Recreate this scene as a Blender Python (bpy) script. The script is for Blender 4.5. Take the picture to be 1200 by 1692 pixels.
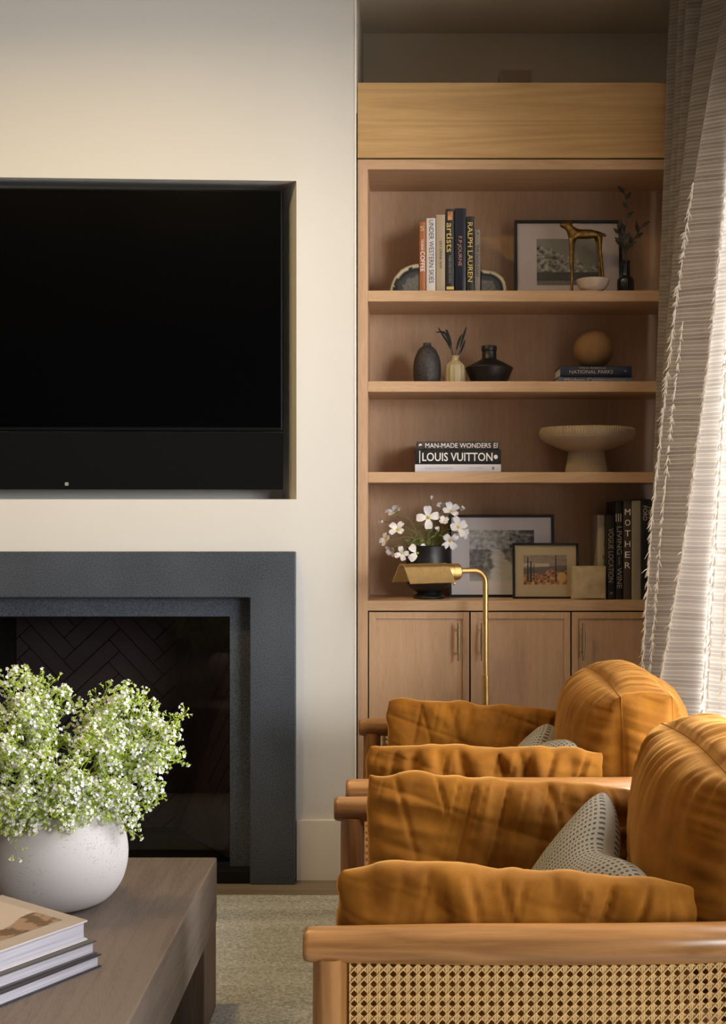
import bpy, bmesh, math, random
from mathutils import Vector, Matrix, noise

for o in list(bpy.data.objects):
    bpy.data.objects.remove(o)
SC = bpy.context.scene
COL = SC.collection
PI = math.pi

def lin(h):
    h = h.lstrip('#')
    v = [int(h[i:i+2], 16)/255 for i in (0, 2, 4)]
    return tuple((c/12.92 if c <= .04045 else ((c+.055)/1.055)**2.4) for c in v) + (1,)

# ------------------------------------------------------------------ camera
F, CX, CY, EYE = 2000.0, 665.0, 843.0, 1.3
cam_d = bpy.data.cameras.new('camera')
cam = bpy.data.objects.new('camera', cam_d)
COL.objects.link(cam)
cam.location = (0, 0, EYE)
cam.rotation_euler = (PI/2, 0, 0)
cam_d.sensor_fit = 'HORIZONTAL'
cam_d.sensor_width = 36
cam_d.lens = 36*F/1200
cam_d.shift_x = (600-CX)/1200
cam_d.shift_y = (CY-846)/1200
cam_d.clip_start = .05
SC.camera = cam

# ------------------------------------------------------------------ world, lights, exposure
w = bpy.data.worlds.new('daylight_sky')
SC.world = w
w.use_nodes = True
bg = w.node_tree.nodes['Background']
bg.inputs[0].default_value = (.62, .78, 1, 1)
bg.inputs[1].default_value = .1
SC.view_settings.view_transform = 'Standard'
SC.view_settings.look = 'None'
SC.view_settings.gamma = 1
SC.view_settings.use_curve_mapping = False
SC.view_settings.exposure = -.47

def area(name, loc, rot, sx, sy, energy, color, spread=180):
    d = bpy.data.lights.new(name, 'AREA')
    d.shape = 'RECTANGLE'; d.size = sx; d.size_y = sy
    d.energy = energy; d.color = color; d.spread = math.radians(spread)
    o = bpy.data.objects.new(name, d); COL.objects.link(o)
    o.location = loc; o.rotation_euler = rot
    return o
# daylight outside the tall windows of the right wall, pointing in (-X)
area('window_daylight', (1.45, 2.9, 1.35), (0, PI/2, 0), 2.4, 2.0, 330, (.97, .98, 1))
# bright open sky seen through the windows, low and to the right behind the camera
sky = area('sky_daylight', (4.3, -2.6, 2.3), (0, 0, 0), 2.0, 1.8, 560, (1, .975, .95))
sky.rotation_euler = (Vector((-.3, 4.3, 1.35))-Vector((4.3, -2.6, 2.3))).to_track_quat('-Z', 'Y').to_euler()
# weaker daylight outside the window behind the camera, pointing in (+Y)
area('rear_window_daylight', (-1.3, -3.75, 1.6), (PI/2, 0, 0), 3.0, 2.1, 5, (.84, .90, 1))
# recessed warm ceiling lamps
def downlight_lamp(name, x, y, e):
    d = bpy.data.lights.new(name, 'AREA'); d.shape = 'DISK'; d.size = .12
    d.energy = e; d.color = (1, .69, .26); d.spread = math.radians(160)
    o = bpy.data.objects.new(name, d); COL.objects.link(o); o.location = (x, y, 3.235)
DOWN = [(-2.0, 3.0, 15), (-.92, 3.0, 24), (-1.9, 1.2, 1.5), (-.3, 1.2, 1)]
for i, (x, y, e) in enumerate(DOWN):
    downlight_lamp('ceiling_lamp_light', x, y, e)

# ------------------------------------------------------------------ materials
def mat_new(name):
    m = bpy.data.materials.new(name); m.use_nodes = True
    nt = m.node_tree
    return m, nt, nt.nodes['Principled BSDF']

def setp(b, **kw):
    for k, v in kw.items():
        k = k.replace('_', ' ')
        b.inputs[k].default_value = v

def plain(name, col, rough=.5, metal=0, spec=.5, bump=0, bscale=200, var=0, vscale=8):
    m, nt, b = mat_new(name)
    c = lin(col) if isinstance(col, str) else col
    b.inputs['Base Color'].default_value = c
    b.inputs['Roughness'].default_value = rough
    b.inputs['Metallic'].default_value = metal
    b.inputs['Specular IOR Level'].default_value = spec
    if bump or var:
        tc = nt.nodes.new('ShaderNodeTexCoord')
    if bump:
        n = nt.nodes.new('ShaderNodeTexNoise'); n.inputs['Scale'].default_value = bscale; n.inputs['Detail'].default_value = 3
        nt.links.new(tc.outputs['Object'], n.inputs['Vector'])
        bp = nt.nodes.new('ShaderNodeBump'); bp.inputs['Strength'].default_value = bump; bp.inputs['Distance'].default_value = .002
        nt.links.new(n.outputs[0], bp.inputs['Height']); nt.links.new(bp.outputs[0], b.inputs['Normal'])
    if var:
        n2 = nt.nodes.new('ShaderNodeTexNoise'); n2.inputs['Scale'].default_value = vscale; n2.inputs['Detail'].default_value = 4
        nt.links.new(tc.outputs['Object'], n2.inputs['Vector'])
        r = nt.nodes.new('ShaderNodeValToRGB')
        r.color_ramp.elements[0].position = .3; r.color_ramp.elements[1].position = .7
        r.color_ramp.elements[0].color = tuple(x*(1-var) for x in c[:3])+(1,)
        r.color_ramp.elements[1].color = tuple(min(1, x*(1+var)) for x in c[:3])+(1,)
        nt.links.new(n2.outputs[0], r.inputs[0]); nt.links.new(r.outputs[0], b.inputs['Base Color'])
    return m

def wood(name, dark, light, axis='z', scale=1.0, rough=.5, grain=1.0, bump=.15, spec=.4, pores=.35, figure=.3):
    """straight / cathedral grain stretched along one axis"""
    m, nt, b = mat_new(name)
    N, L = nt.nodes, nt.links
    tc = N.new('ShaderNodeTexCoord')
    mp = N.new('ShaderNodeMapping')
    st = {'x': (.06, 1, 1), 'y': (1, .06, 1), 'z': (1, 1, .06)}[axis]
    mp.inputs['Scale'].default_value = tuple(s*scale for s in st)
    L.new(tc.outputs['Object'], mp.inputs['Vector'])
    n1 = N.new('ShaderNodeTexNoise'); n1.inputs['Scale'].default_value = 9; n1.inputs['Detail'].default_value = 2; n1.inputs['Distortion'].default_value = .4
    L.new(mp.outputs[0], n1.inputs['Vector'])
    mm = N.new('ShaderNodeMath'); mm.operation = 'MULTIPLY'; mm.inputs[1].default_value = 14*grain
    L.new(n1.outputs[0], mm.inputs[0])
    fr = N.new('ShaderNodeMath'); fr.operation = 'PINGPONG'; fr.inputs[1].default_value = 1
    L.new(mm.outputs[0], fr.inputs[0])
    n2 = N.new('ShaderNodeTexNoise'); n2.inputs['Scale'].default_value = 220; n2.inputs['Detail'].default_value = 3
    L.new(mp.outputs[0], n2.inputs['Vector'])
    n3 = N.new('ShaderNodeTexNoise'); n3.inputs['Scale'].default_value = 3; n3.inputs['Detail'].default_value = 2
    L.new(mp.outputs[0], n3.inputs['Vector'])
    mx = N.new('ShaderNodeMath'); mx.operation = 'MULTIPLY_ADD'; mx.inputs[1].default_value = pores
    L.new(n2.outputs[0], mx.inputs[0])
    s2 = N.new('ShaderNodeMath'); s2.operation = 'MULTIPLY'; s2.inputs[1].default_value = figure
    L.new(fr.outputs[0], s2.inputs[0]); L.new(s2.outputs[0], mx.inputs[2])
    ad = N.new('ShaderNodeMath'); ad.operation = 'MULTIPLY_ADD'; ad.inputs[1].default_value = .5
    L.new(n3.outputs[0], ad.inputs[0]); L.new(mx.outputs[0], ad.inputs[2])
    r = N.new('ShaderNodeValToRGB')
    r.color_ramp.elements[0].position = .3; r.color_ramp.elements[0].color = lin(dark)
    r.color_ramp.elements[1].position = .85; r.color_ramp.elements[1].color = lin(light)
    L.new(ad.outputs[0], r.inputs[0]); L.new(r.outputs[0], b.inputs['Base Color'])
    bp = N.new('ShaderNodeBump'); bp.inputs['Strength'].default_value = bump; bp.inputs['Distance'].default_value = .001
    L.new(n2.outputs[0], bp.inputs['Height']); L.new(bp.outputs[0], b.inputs['Normal'])
    b.inputs['Roughness'].default_value = rough
    b.inputs['Specular IOR Level'].default_value = spec
    return m

M = {}
M['wall'] = plain('painted_plaster', '#d2cfcb', .75, spec=.25, bump=.05, bscale=300)
M['wall_return'] = plain('textured_plaster', '#b9b1a2', .9, spec=.1, bump=.9, bscale=160, var=.25, vscale=140)
M['ceiling'] = plain('ceiling_paint', '#dccfba', .9, spec=.1)
M['white_trim'] = plain('trim_paint', '#dcd3c8', .45, spec=.4)
M['bead'] = plain('corner_bead_paint', '#ebe6de', .4)
M['stone'] = None
M['black_metal'] = plain('black_metal', '#0c0d10', .55, spec=.3)
M['oak'] = wood('rift_oak_vertical', '#a58568', '#c3a082', 'z', 1.6, .48, 1.0, .12, pores=.6, figure=.12)
M['oak_h'] = wood('rift_oak_horizontal', '#a88868', '#c9a685', 'x', 1.6, .48, 1.0, .12, pores=.5, figure=.15)
M['oak_frieze'] = wood('flat_cut_oak', '#a88456', '#c39f6e', 'x', .7, .5, 1.5, .12, pores=.45)
M['chair_wood'] = wood('honey_oak', '#7d5129', '#b4804c', 'x', 2.0, .3, .9, .08, spec=.5, pores=.3)
M['chair_wood_v'] = wood('honey_oak_upright', '#7d5129', '#b4804c', 'z', 2.0, .32, .9, .08, spec=.5, pores=.3)
M['table_wood'] = wood('weathered_wood', '#423730', '#6f6157', 'y', 3.2, .5, .55, 1.0, pores=.8)
M['floor'] = wood('floor_oak', '#6a5d52', '#8f8072', 'x', 1.2, .4, 1, .1)
M['cane'] = plain('cane', '#d0a970', .45, var=.18, vscale=90)
M['brass'] = plain('brushed_brass', '#e6c486', .36, metal=1, var=.08, vscale=60)
M['nickel'] = plain('aged_nickel', '#b3a184', .3, metal=1)
M['bronze'] = plain('bronze', '#80643a', .38, metal=1, bump=1, bscale=60, var=.45, vscale=45)
M['tv'] = plain('screen_glass', '#020203', .25, spec=.08)
M['tv_body'] = plain('tv_body', '#08080a', .5, spec=.15)
M['soundbar'] = plain('speaker_cloth', '#08080b', .8, spec=.12)
M['paper'] = plain('page_paper', '#cfcad2', .8)
M['mat_board'] = plain('mat_board', '#cbc7cc', .8)
M['cream_board'] = plain('cream_mat_board', '#a8987c', .8)
M['frame_black'] = plain('black_frame', '#101012', .4, spec=.4)
M['black_ceramic'] = plain('black_ceramic', '#101014', .42, spec=.5)
M['black_stone'] = plain('pitted_black_ceramic', '#2c2729', .6, bump=1, bscale=70, var=.6, vscale=110, spec=.6)
M['cream_ceramic'] = plain('cream_ceramic', '#a69876', .4, spec=.5)
M['clay'] = plain('ribbed_clay', '#a39078', .8, bump=.4, bscale=200)
M['ball'] = plain('sandstone', '#86653f', .8, bump=.3, bscale=150, var=.1, vscale=15)
M['white_ceramic'] = plain('white_glaze', '#b9a99b', .35)
M['travertine'] = plain('carved_stone', '#b5a487', .75, bump=.4, bscale=60, var=.15, vscale=30)
M['white_petal'] = plain('white_petal', '#e9e6ea', .6)
M['yellow_center'] = plain('yellow_stamen', '#c8b820', .6)
M['stem_green'] = plain('green_stem', '#6d7a3c', .6)
M['leaf_dark'] = plain('dark_leaf', '#33372f', .6)
M['dark_feather'] = plain('dark_dried_grass', '#0c0b0c', .7)
M['lime_stem'] = plain('lime_stem', '#a9bf3f', .55)
M['lime_leaf'] = plain('lime_bud', '#b3c848', .55)
M['planter'] = None
M['gold_ink'] = plain('gold_foil_ink', '#d8bb6a', .4)
M['white_ink'] = plain('white_ink', '#e9e6e6', .6)
M['grey_ink'] = plain('grey_ink', '#8f8b88', .6)
M['dark_ink'] = plain('dark_ink', '#2b2a2c', .6)
M['pale_grey_ink'] = plain('pale_grey_ink', '#a3a3ab', .6)
M['pink_ink'] = plain('copper_ink', '#b48a7c', .5)
M['tan_ink'] = plain('tan_ink', '#b9aa9a', .5)

def cover(name, col, rough=.5, var=0):
    k = 'cover_'+name
    if k not in M: M[k] = plain(name+'_book_cloth', col, rough, var=var, vscale=30)
    return M[k]

def stone_mat():
    m, nt, b = mat_new('leathered_basalt'); N, L = nt.nodes, nt.links
    tc = N.new('ShaderNodeTexCoord')
    n = N.new('ShaderNodeTexNoise'); n.inputs['Scale'].default_value = 260; n.inputs['Detail'].default_value = 4
    L.new(tc.outputs['Object'], n.inputs['Vector'])
    n2 = N.new('ShaderNodeTexNoise'); n2.inputs['Scale'].default_value = 3; n2.inputs['Detail'].default_value = 3
    L.new(tc.outputs['Object'], n2.inputs['Vector'])
    a = N.new('ShaderNodeMath'); a.operation = 'MULTIPLY_ADD'; a.inputs[1].default_value = .3
    L.new(n2.outputs[0], a.inputs[0]); L.new(n.outputs[0], a.inputs[2])
    r = N.new('ShaderNodeValToRGB')
    r.color_ramp.elements[0].position = .45; r.color_ramp.elements[0].color = lin('#23272e')
    r.color_ramp.elements[1].position = .85; r.color_ramp.elements[1].color = lin('#555b66')
    L.new(a.outputs[0], r.inputs[0]); L.new(r.outputs[0], b.inputs['Base Color'])
    bp = N.new('ShaderNodeBump'); bp.inputs['Strength'].default_value = .5; bp.inputs['Distance'].default_value = .001
    L.new(n.outputs[0], bp.inputs['Height']); L.new(bp.outputs[0], b.inputs['Normal'])
    b.inputs['Roughness'].default_value = .5; b.inputs['Specular IOR Level'].default_value = .45
    return m
M['stone'] = stone_mat()
M['firebrick'] = plain('dark_firebrick', '#544d4e', .7, bump=.3, bscale=100, var=.15, vscale=6)
M['mortar'] = plain('dark_mortar', '#0a0909', .9)

def planter_mat():
    m, nt, b = mat_new('pitted_white_cement'); N, L = nt.nodes, nt.links
    tc = N.new('ShaderNodeTexCoord')
    mp = N.new('ShaderNodeMapping'); mp.inputs['Scale'].default_value = (1, 1, 1.6)
    L.new(tc.outputs['Object'], mp.inputs['Vector'])
    v = N.new('ShaderNodeTexNoise'); v.inputs['Scale'].default_value = 150; v.inputs['Detail'].default_value = 2
    L.new(mp.outputs[0], v.inputs['Vector'])
    n2 = N.new('ShaderNodeTexNoise'); n2.inputs['Scale'].default_value = 9
    L.new(tc.outputs['Object'], n2.inputs['Vector'])
    a = N.new('ShaderNodeMath'); a.operation = 'MULTIPLY_ADD'; a.inputs[1].default_value = .35
    L.new(n2.outputs[0], a.inputs[0]); L.new(v.outputs[0], a.inputs[2])
    r = N.new('ShaderNodeValToRGB'); r.color_ramp.elements[0].position = .49; r.color_ramp.elements[1].position = .54
    r.color_ramp.elements[0].color = lin('#aca39c'); r.color_ramp.elements[1].color = lin('#bdb7b7')
    L.new(a.outputs[0], r.inputs[0]); L.new(r.outputs[0], b.inputs['Base Color'])
    bp = N.new('ShaderNodeBump'); bp.inputs['Strength'].default_value = .6; bp.inputs['Distance'].default_value = .003
    L.new(r.outputs[0], bp.inputs['Height']); L.new(bp.outputs[0], b.inputs['Normal'])
    b.inputs['Roughness'].default_value = .7
    return m
M['planter'] = planter_mat()

def velvet(name, c1, c2):
    m, nt, b = mat_new(name); N, L = nt.nodes, nt.links
    tc = N.new('ShaderNodeTexCoord')
    n = N.new('ShaderNodeTexNoise'); n.inputs['Scale'].default_value = 14; n.inputs['Detail'].default_value = 6; n.inputs['Roughness'].default_value = .6
    L.new(tc.outputs['Object'], n.inputs['Vector'])
    r = N.new('ShaderNodeValToRGB'); r.color_ramp.elements[0].position = .3; r.color_ramp.elements[1].position = .75
    r.color_ramp.elements[0].color = lin(c1); r.color_ramp.elements[1].color = lin(c2)
    L.new(n.outputs[0], r.inputs[0]); L.new(r.outputs[0], b.inputs['Base Color'])
    b.inputs['Roughness'].default_value = .8; b.inputs['Specular IOR Level'].default_value = .1
    b.inputs['Sheen Weight'].default_value = .75; b.inputs['Sheen Roughness'].default_value = .42
    b.inputs['Sheen Tint'].default_value = lin('#ffc070')
    n3 = N.new('ShaderNodeTexNoise'); n3.inputs['Scale'].default_value = 500
    L.new(tc.outputs['Object'], n3.inputs['Vector'])
    bp = N.new('ShaderNodeBump'); bp.inputs['Strength'].default_value = .15; bp.inputs['Distance'].default_value = .001
    L.new(n3.outputs[0], bp.inputs['Height']); L.new(bp.outputs[0], b.inputs['Normal'])
    return m
M['velvet'] = velvet('mustard_velvet', '#6f4212', '#95601c')

def dotted():
    """grey woven pillow cloth with rows of small dark dashes (uses UV)"""
    m, nt, b = mat_new('dotted_weave'); N, L = nt.nodes, nt.links
    tc = N.new('ShaderNodeTexCoord')
    sx = N.new('ShaderNodeSeparateXYZ'); L.new(tc.outputs['UV'], sx.inputs[0])
    def tri(sock, k, off=None):
        a = N.new('ShaderNodeMath'); a.operation = 'MULTIPLY'; a.inputs[1].default_value = k; L.new(sock, a.inputs[0])
        f = N.new('ShaderNodeMath'); f.operation = 'FRACT'; L.new(a.outputs[0], f.inputs[0])
        s = N.new('ShaderNodeMath'); s.operation = 'SUBTRACT'; s.inputs[1].default_value = .5; L.new(f.outputs[0], s.inputs[0])
        ab = N.new('ShaderNodeMath'); ab.operation = 'ABSOLUTE'; L.new(s.outputs[0], ab.inputs[0])
        return ab.outputs[0]
    u = tri(sx.outputs[0], 30); v = tri(sx.outputs[1], 39)
    cu = N.new('ShaderNodeMath'); cu.operation = 'LESS_THAN'; cu.inputs[1].default_value = .2; L.new(u, cu.inputs[0])
    cv = N.new('ShaderNodeMath'); cv.operation = 'LESS_THAN'; cv.inputs[1].default_value = .27; L.new(v, cv.inputs[0])
    mu = N.new('ShaderNodeMath'); mu.operation = 'MULTIPLY'; L.new(cu.outputs[0], mu.inputs[0]); L.new(cv.outputs[0], mu.inputs[1])
    mx = N.new('ShaderNodeMix'); mx.data_type = 'RGBA'
    mx.inputs[6].default_value = lin('#a19b90'); mx.inputs[7].default_value = lin('#4c4743')
    L.new(mu.outputs[0], mx.inputs[0]); L.new(mx.outputs[2], b.inputs['Base Color'])
    b.inputs['Roughness'].default_value = .9
    return m
M['dotted'] = dotted()

def rug_mat():
    m, nt, b = mat_new('loop_pile_rug'); N, L = nt.nodes, nt.links
    tc = N.new('ShaderNodeTexCoord')
    n = N.new('ShaderNodeTexNoise'); n.inputs['Scale'].default_value = 130; n.inputs['Detail'].default_value = 3
    L.new(tc.outputs['Object'], n.inputs['Vector'])
    mp = N.new('ShaderNodeMapping'); mp.inputs['Scale'].default_value = (.5, 7, 1)
    L.new(tc.outputs['Object'], mp.inputs['Vector'])
    n2 = N.new('ShaderNodeTexNoise'); n2.inputs['Scale'].default_value = 1.6; n2.inputs['Detail'].default_value = 2
    L.new(mp.outputs[0], n2.inputs['Vector'])
    a = N.new('ShaderNodeMath'); a.operation = 'MULTIPLY_ADD'; a.inputs[1].default_value = .45
    L.new(n2.outputs[0], a.inputs[0]); L.new(n.outputs[0], a.inputs[2])
    r = N.new('ShaderNodeValToRGB'); r.color_ramp.elements[0].position = .5; r.color_ramp.elements[1].position = .95
    r.color_ramp.elements[0].color = lin('#878a85'); r.color_ramp.elements[1].color = lin('#cdd0d0')
    L.new(a.outputs[0], r.inputs[0]); L.new(r.outputs[0], b.inputs['Base Color'])
    bp = N.new('ShaderNodeBump'); bp.inputs['Strength'].default_value = .8; bp.inputs['Distance'].default_value = .004
    L.new(n.outputs[0], bp.inputs['Height']); L.new(bp.outputs[0], b.inputs['Normal'])
    b.inputs['Roughness'].default_value = .95
    return m
M['rug'] = rug_mat()

def curtain_mat():
    m, nt, b = mat_new('slub_weave_sheer'); N, L = nt.nodes, nt.links
    tc = N.new('ShaderNodeTexCoord')
    sx = N.new('ShaderNodeSeparateXYZ'); L.new(tc.outputs['Object'], sx.inputs[0])
    nz = N.new('ShaderNodeTexNoise'); nz.inputs['Scale'].default_value = 6
    L.new(tc.outputs['Object'], nz.inputs['Vector'])
    zz = N.new('ShaderNodeMath'); zz.operation = 'MULTIPLY_ADD'; zz.inputs[1].default_value = .012
    L.new(nz.outputs[0], zz.inputs[0]); L.new(sx.outputs[2], zz.inputs[2])
    def lines(scale, stretch):
        cb = N.new('ShaderNodeCombineXYZ')
        s = N.new('ShaderNodeMath'); s.operation = 'MULTIPLY'; s.inputs[1].default_value = scale; L.new(zz.outputs[0], s.inputs[0])
        L.new(s.outputs[0], cb.inputs[2])
        sy = N.new('ShaderNodeMath'); sy.operation = 'MULTIPLY'; sy.inputs[1].default_value = stretch; L.new(sx.outputs[1], sy.inputs[0])
        L.new(sy.outputs[0], cb.inputs[1])
        n = N.new('ShaderNodeTexNoise'); n.inputs['Scale'].default_value = 1; n.inputs['Detail'].default_value = 2
        L.new(cb.outputs[0], n.inputs['Vector']); return n.outputs[0]
    fine = lines(420, 2)
    # broad woven bands, period about 5 cm
    k = N.new('ShaderNodeMath'); k.operation = 'MULTIPLY'; k.inputs[1].default_value = 2*PI/.052; L.new(zz.outputs[0], k.inputs[0])
    sn = N.new('ShaderNodeMath'); sn.operation = 'SINE'; L.new(k.outputs[0], sn.inputs[0])
    bd = N.new('ShaderNodeMath'); bd.operation = 'MULTIPLY_ADD'; bd.inputs[1].default_value = .055; L.new(sn.outputs[0], bd.inputs[0])
    k2 = N.new('ShaderNodeMath'); k2.operation = 'MULTIPLY'; k2.inputs[1].default_value = 2*PI/.0131; L.new(zz.outputs[0], k2.inputs[0])
    s2_ = N.new('ShaderNodeMath'); s2_.operation = 'SINE'; L.new(k2.outputs[0], s2_.inputs[0])
    b2_ = N.new('ShaderNodeMath'); b2_.operation = 'MULTIPLY_ADD'; b2_.inputs[1].default_value = .30
    ab_ = N.new('ShaderNodeMath'); ab_.operation = 'MULTIPLY_ADD'; ab_.inputs[1].default_value = .5; ab_.inputs[2].default_value = .5; L.new(s2_.outputs[0], ab_.inputs[0])
    pw_ = N.new('ShaderNodeMath'); pw_.operation = 'POWER'; pw_.inputs[1].default_value = 7; L.new(ab_.outputs[0], pw_.inputs[0]); L.new(pw_.outputs[0], b2_.inputs[0])
    f2_ = N.new('ShaderNodeMath'); f2_.operation = 'MULTIPLY'; f2_.inputs[1].default_value = .32; L.new(fine, f2_.inputs[0])
    L.new(f2_.outputs[0], b2_.inputs[2]); L.new(b2_.outputs[0], bd.inputs[2])
    n5 = N.new('ShaderNodeTexNoise'); n5.inputs['Scale'].default_value = 420
    L.new(tc.outputs['Object'], n5.inputs['Vector'])
    ad = N.new('ShaderNodeMath'); ad.operation = 'MULTIPLY_ADD'; ad.inputs[1].default_value = .25; L.new(n5.outputs[0], ad.inputs[0]); L.new(bd.outputs[0], ad.inputs[2])
    r = N.new('ShaderNodeValToRGB')
    r.color_ramp.elements[0].position = .18; r.color_ramp.elements[0].color = lin('#91877d')
    r.color_ramp.elements[1].position = .58; r.color_ramp.elements[1].color = lin('#dad3ca')
    L.new(ad.outputs[0], r.inputs[0])
    b.inputs['Roughness'].default_value = .95; b.inputs['Specular IOR Level'].default_value = .1
    L.new(r.outputs[0], b.inputs['Base Color'])
    tr = N.new('ShaderNodeBsdfTranslucent')
    tr.inputs[0].default_value = lin('#efe8e0')
    tmx = N.new('ShaderNodeMix'); tmx.data_type = 'RGBA'; tmx.inputs[0].default_value = .5; tmx.inputs[7].default_value = lin('#f4eee8'); L.new(r.outputs[0], tmx.inputs[6]); L.new(tmx.outputs[2], tr.inputs[0])
    mx = N.new('ShaderNodeMixShader'); mx.inputs[0].default_value = .6
    L.new(b.outputs[0], mx.inputs[1]); L.new(tr.outputs[0], mx.inputs[2])
    L.new(mx.outputs[0], nt.nodes['Material Output'].inputs[0])
    return m
M['curtain'] = curtain_mat()
M['tuft'] = plain('cotton_tuft', '#e6e0da', .9)

def glass_mat(name, tint, refl):
    m, nt, b = mat_new(name); N, L = nt.nodes, nt.links
    N.remove(b)
    t = N.new('ShaderNodeBsdfTransparent'); t.inputs[0].default_value = tint
    g = N.new('ShaderNodeBsdfGlossy'); g.inputs['Roughness'].default_value = .02
    lw = N.new('ShaderNodeLayerWeight'); lw.inputs[0].default_value = .5
    pw = N.new('ShaderNodeMath'); pw.operation = 'POWER'; pw.inputs[1].default_value = 5; L.new(lw.outputs['Facing'], pw.inputs[0])
    fr = N.new('ShaderNodeMath'); fr.operation = 'MULTIPLY_ADD'; fr.inputs[1].default_value = .6; fr.inputs[2].default_value = (refl-1)*.12
    L.new(pw.outputs[0], fr.inputs[0])
    mx = N.new('ShaderNodeMixShader'); L.new(fr.outputs[0], mx.inputs[0])
    L.new(t.outputs[0], mx.inputs[1]); L.new(g.outputs[0], mx.inputs[2])
    L.new(mx.outputs[0], N['Material Output'].inputs[0])
    return m
M['fire_glass'] = glass_mat('tinted_fire_glass', (.72, .7, .71, 1), 1.22)
M['pane'] = glass_mat('window_glass', (.97, .98, .98, 1), 1.2)
M['smoke_glass'] = glass_mat('smoked_glass', (.25, .27, .27, 1), 1.45)

def attr_mat(name, rough=.6):
    m, nt, b = mat_new(name)
    a = nt.nodes.new('ShaderNodeAttribute'); a.attribute_name = 'Col'
    nt.links.new(a.outputs['Color'], b.inputs['Base Color'])
    b.inputs['Roughness'].default_value = rough
    return m
M['print'] = attr_mat('printed_paper')
M['agate'] = attr_mat('agate_slice', .3)

# ------------------------------------------------------------------ object helpers
def wloc(o):
    v = Vector((0, 0, 0))
    while o is not None:
        v += o.location; o = o.parent
    return v

def mesh_obj(name, me, m, parent=None, smooth=False):
    o = bpy.data.objects.new(name, me); COL.objects.link(o)
    if m: me.materials.append(m)
    if parent is not None:
        me.transform(Matrix.Translation(-wloc(parent)))
        o.parent = parent
    if smooth:
        for p in me.polygons: p.use_smooth = True
    return o

def obj(name, bm, m, parent=None, smooth=False, auto=None):
    bmesh.ops.recalc_face_normals(bm, faces=bm.faces[:])
    me = bpy.data.meshes.new(name); bm.to_mesh(me); bm.free()
    o = mesh_obj(name, me, m, parent, smooth)
    if auto is not None:
        me.set_sharp_from_angle(angle=math.radians(auto))
    return o

def raw(name, V, Fc, m, parent=None, smooth=False):
    me = bpy.data.meshes.new(name); me.from_pydata([tuple(v) for v in V], [], Fc); me.update()
    return mesh_obj(name, me, m, parent, smooth)

def tag(o, label=None, cat=None, group=None, kind=None):
    if label: o['label'] = label
    if cat: o['category'] = cat
    if group: o['group'] = group
    if kind: o['kind'] = kind
    return o

def thing(name, label, cat, loc, group=None):
    o = bpy.data.objects.new(name, None); COL.objects.link(o)
    o.location = loc; o.empty_display_size = .05
    return tag(o, label, cat, group)

def copy_tree(o, parent=None):
    c = o.copy(); COL.objects.link(c); c.parent = parent
    for ch in list(o.children): copy_tree(ch, c)
    return c

def P(px, py, D):
    return Vector(((px-CX)*D/F, D, EYE-(py-CY)*D/F))

def box(bm, x0, x1, y0, y1, z0, z1, bev=0, seg=2):
    vs = [bm.verts.new((x, y, z)) for x in (x0, x1) for y in (y0, y1) for z in (z0, z1)]
    fs = [(0, 1, 3, 2), (4, 6, 7, 5), (0, 4, 5, 1), (2, 3, 7, 6), (0, 2, 6, 4), (1, 5, 7, 3)]
    faces = [bm.faces.new([vs[i] for i in f]) for f in fs]
    if bev:
        es = set(e for f in faces for e in f.edges)
        bmesh.ops.recalc_face_normals(bm, faces=faces)
        bmesh.ops.bevel(bm, geom=list(es), offset=bev, segments=seg, affect='EDGES', profile=.5)

def bx(name, x0, x1, y0, y1, z0, z1, m, parent=None, bev=0, seg=2):
    bm = bmesh.new(); box(bm, x0, x1, y0, y1, z0, z1, bev, seg)
    return obj(name, bm, m, parent)

def lathe(bm, prof, c, n=48, ribs=0, ribd=0, cap=True, ribfrom=None, ribto=None):
    """prof: list of (r, z)"""
    rings = []
    for k, (r, z) in enumerate(prof):
        ring = []
        for i in range(n):
            a = 2*PI*i/n
            rr = r
            if ribs and (ribfrom is None or ribfrom <= k <= ribto):
                rr = r - ribd*(.5-.5*math.cos(ribs*a))
            ring.append(bm.verts.new((c[0]+rr*math.cos(a), c[1]+rr*math.sin(a), c[2]+z)))
        rings.append(ring)
    for a, b2 in zip(rings[:-1], rings[1:]):
        for i in range(n):
            j = (i+1) % n
            bm.faces.new((a[i], a[j], b2[j], b2[i]))
    if cap:
        bm.faces.new(rings[0][::-1]); bm.faces.new(rings[-1])

def tube(bm, pts, rad, n=10, cap=True):
    """tube along pts; rad scalar or list"""
    pts = [Vector(p) for p in pts]
    if not hasattr(rad, '__len__'): rad = [rad]*len(pts)
    rings = []; prev = None
    for i, p in enumerate(pts):
        t = (pts[min(i+1, len(pts)-1)]-pts[max(i-1, 0)]).normalized()
        if prev is None:
            up = Vector((0, 0, 1)) if abs(t.z) < .9 else Vector((1, 0, 0))
            a = t.cross(up).normalized()
        else:
            a = (prev - t*prev.dot(t)).normalized()
        b = t.cross(a); prev = a
        rings.append([bm.verts.new(p+(a*math.cos(2*PI*k/n)+b*math.sin(2*PI*k/n))*rad[i]) for k in range(n)])
    for a, b in zip(rings[:-1], rings[1:]):
        for i in range(n):
            j = (i+1) % n
            bm.faces.new((a[i], a[j], b[j], b[i]))
    if cap:
        bm.faces.new(rings[0][::-1]); bm.faces.new(rings[-1])

def spline(pts, n=12):
    pts = [Vector(p) for p in pts]
    out = []
    for i in range(len(pts)-1):
        p0 = pts[max(i-1, 0)]; p1 = pts[i]; p2 = pts[i+1]; p3 = pts[min(i+2, len(pts)-1)]
        for k in range(n):
            t = k/n
            out.append(.5*((2*p1)+(p2-p0)*t+(2*p0-5*p1+4*p2-p3)*t*t+(3*p1-p0-3*p2+p3)*t**3))
    out.append(pts[-1]); return out

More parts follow.
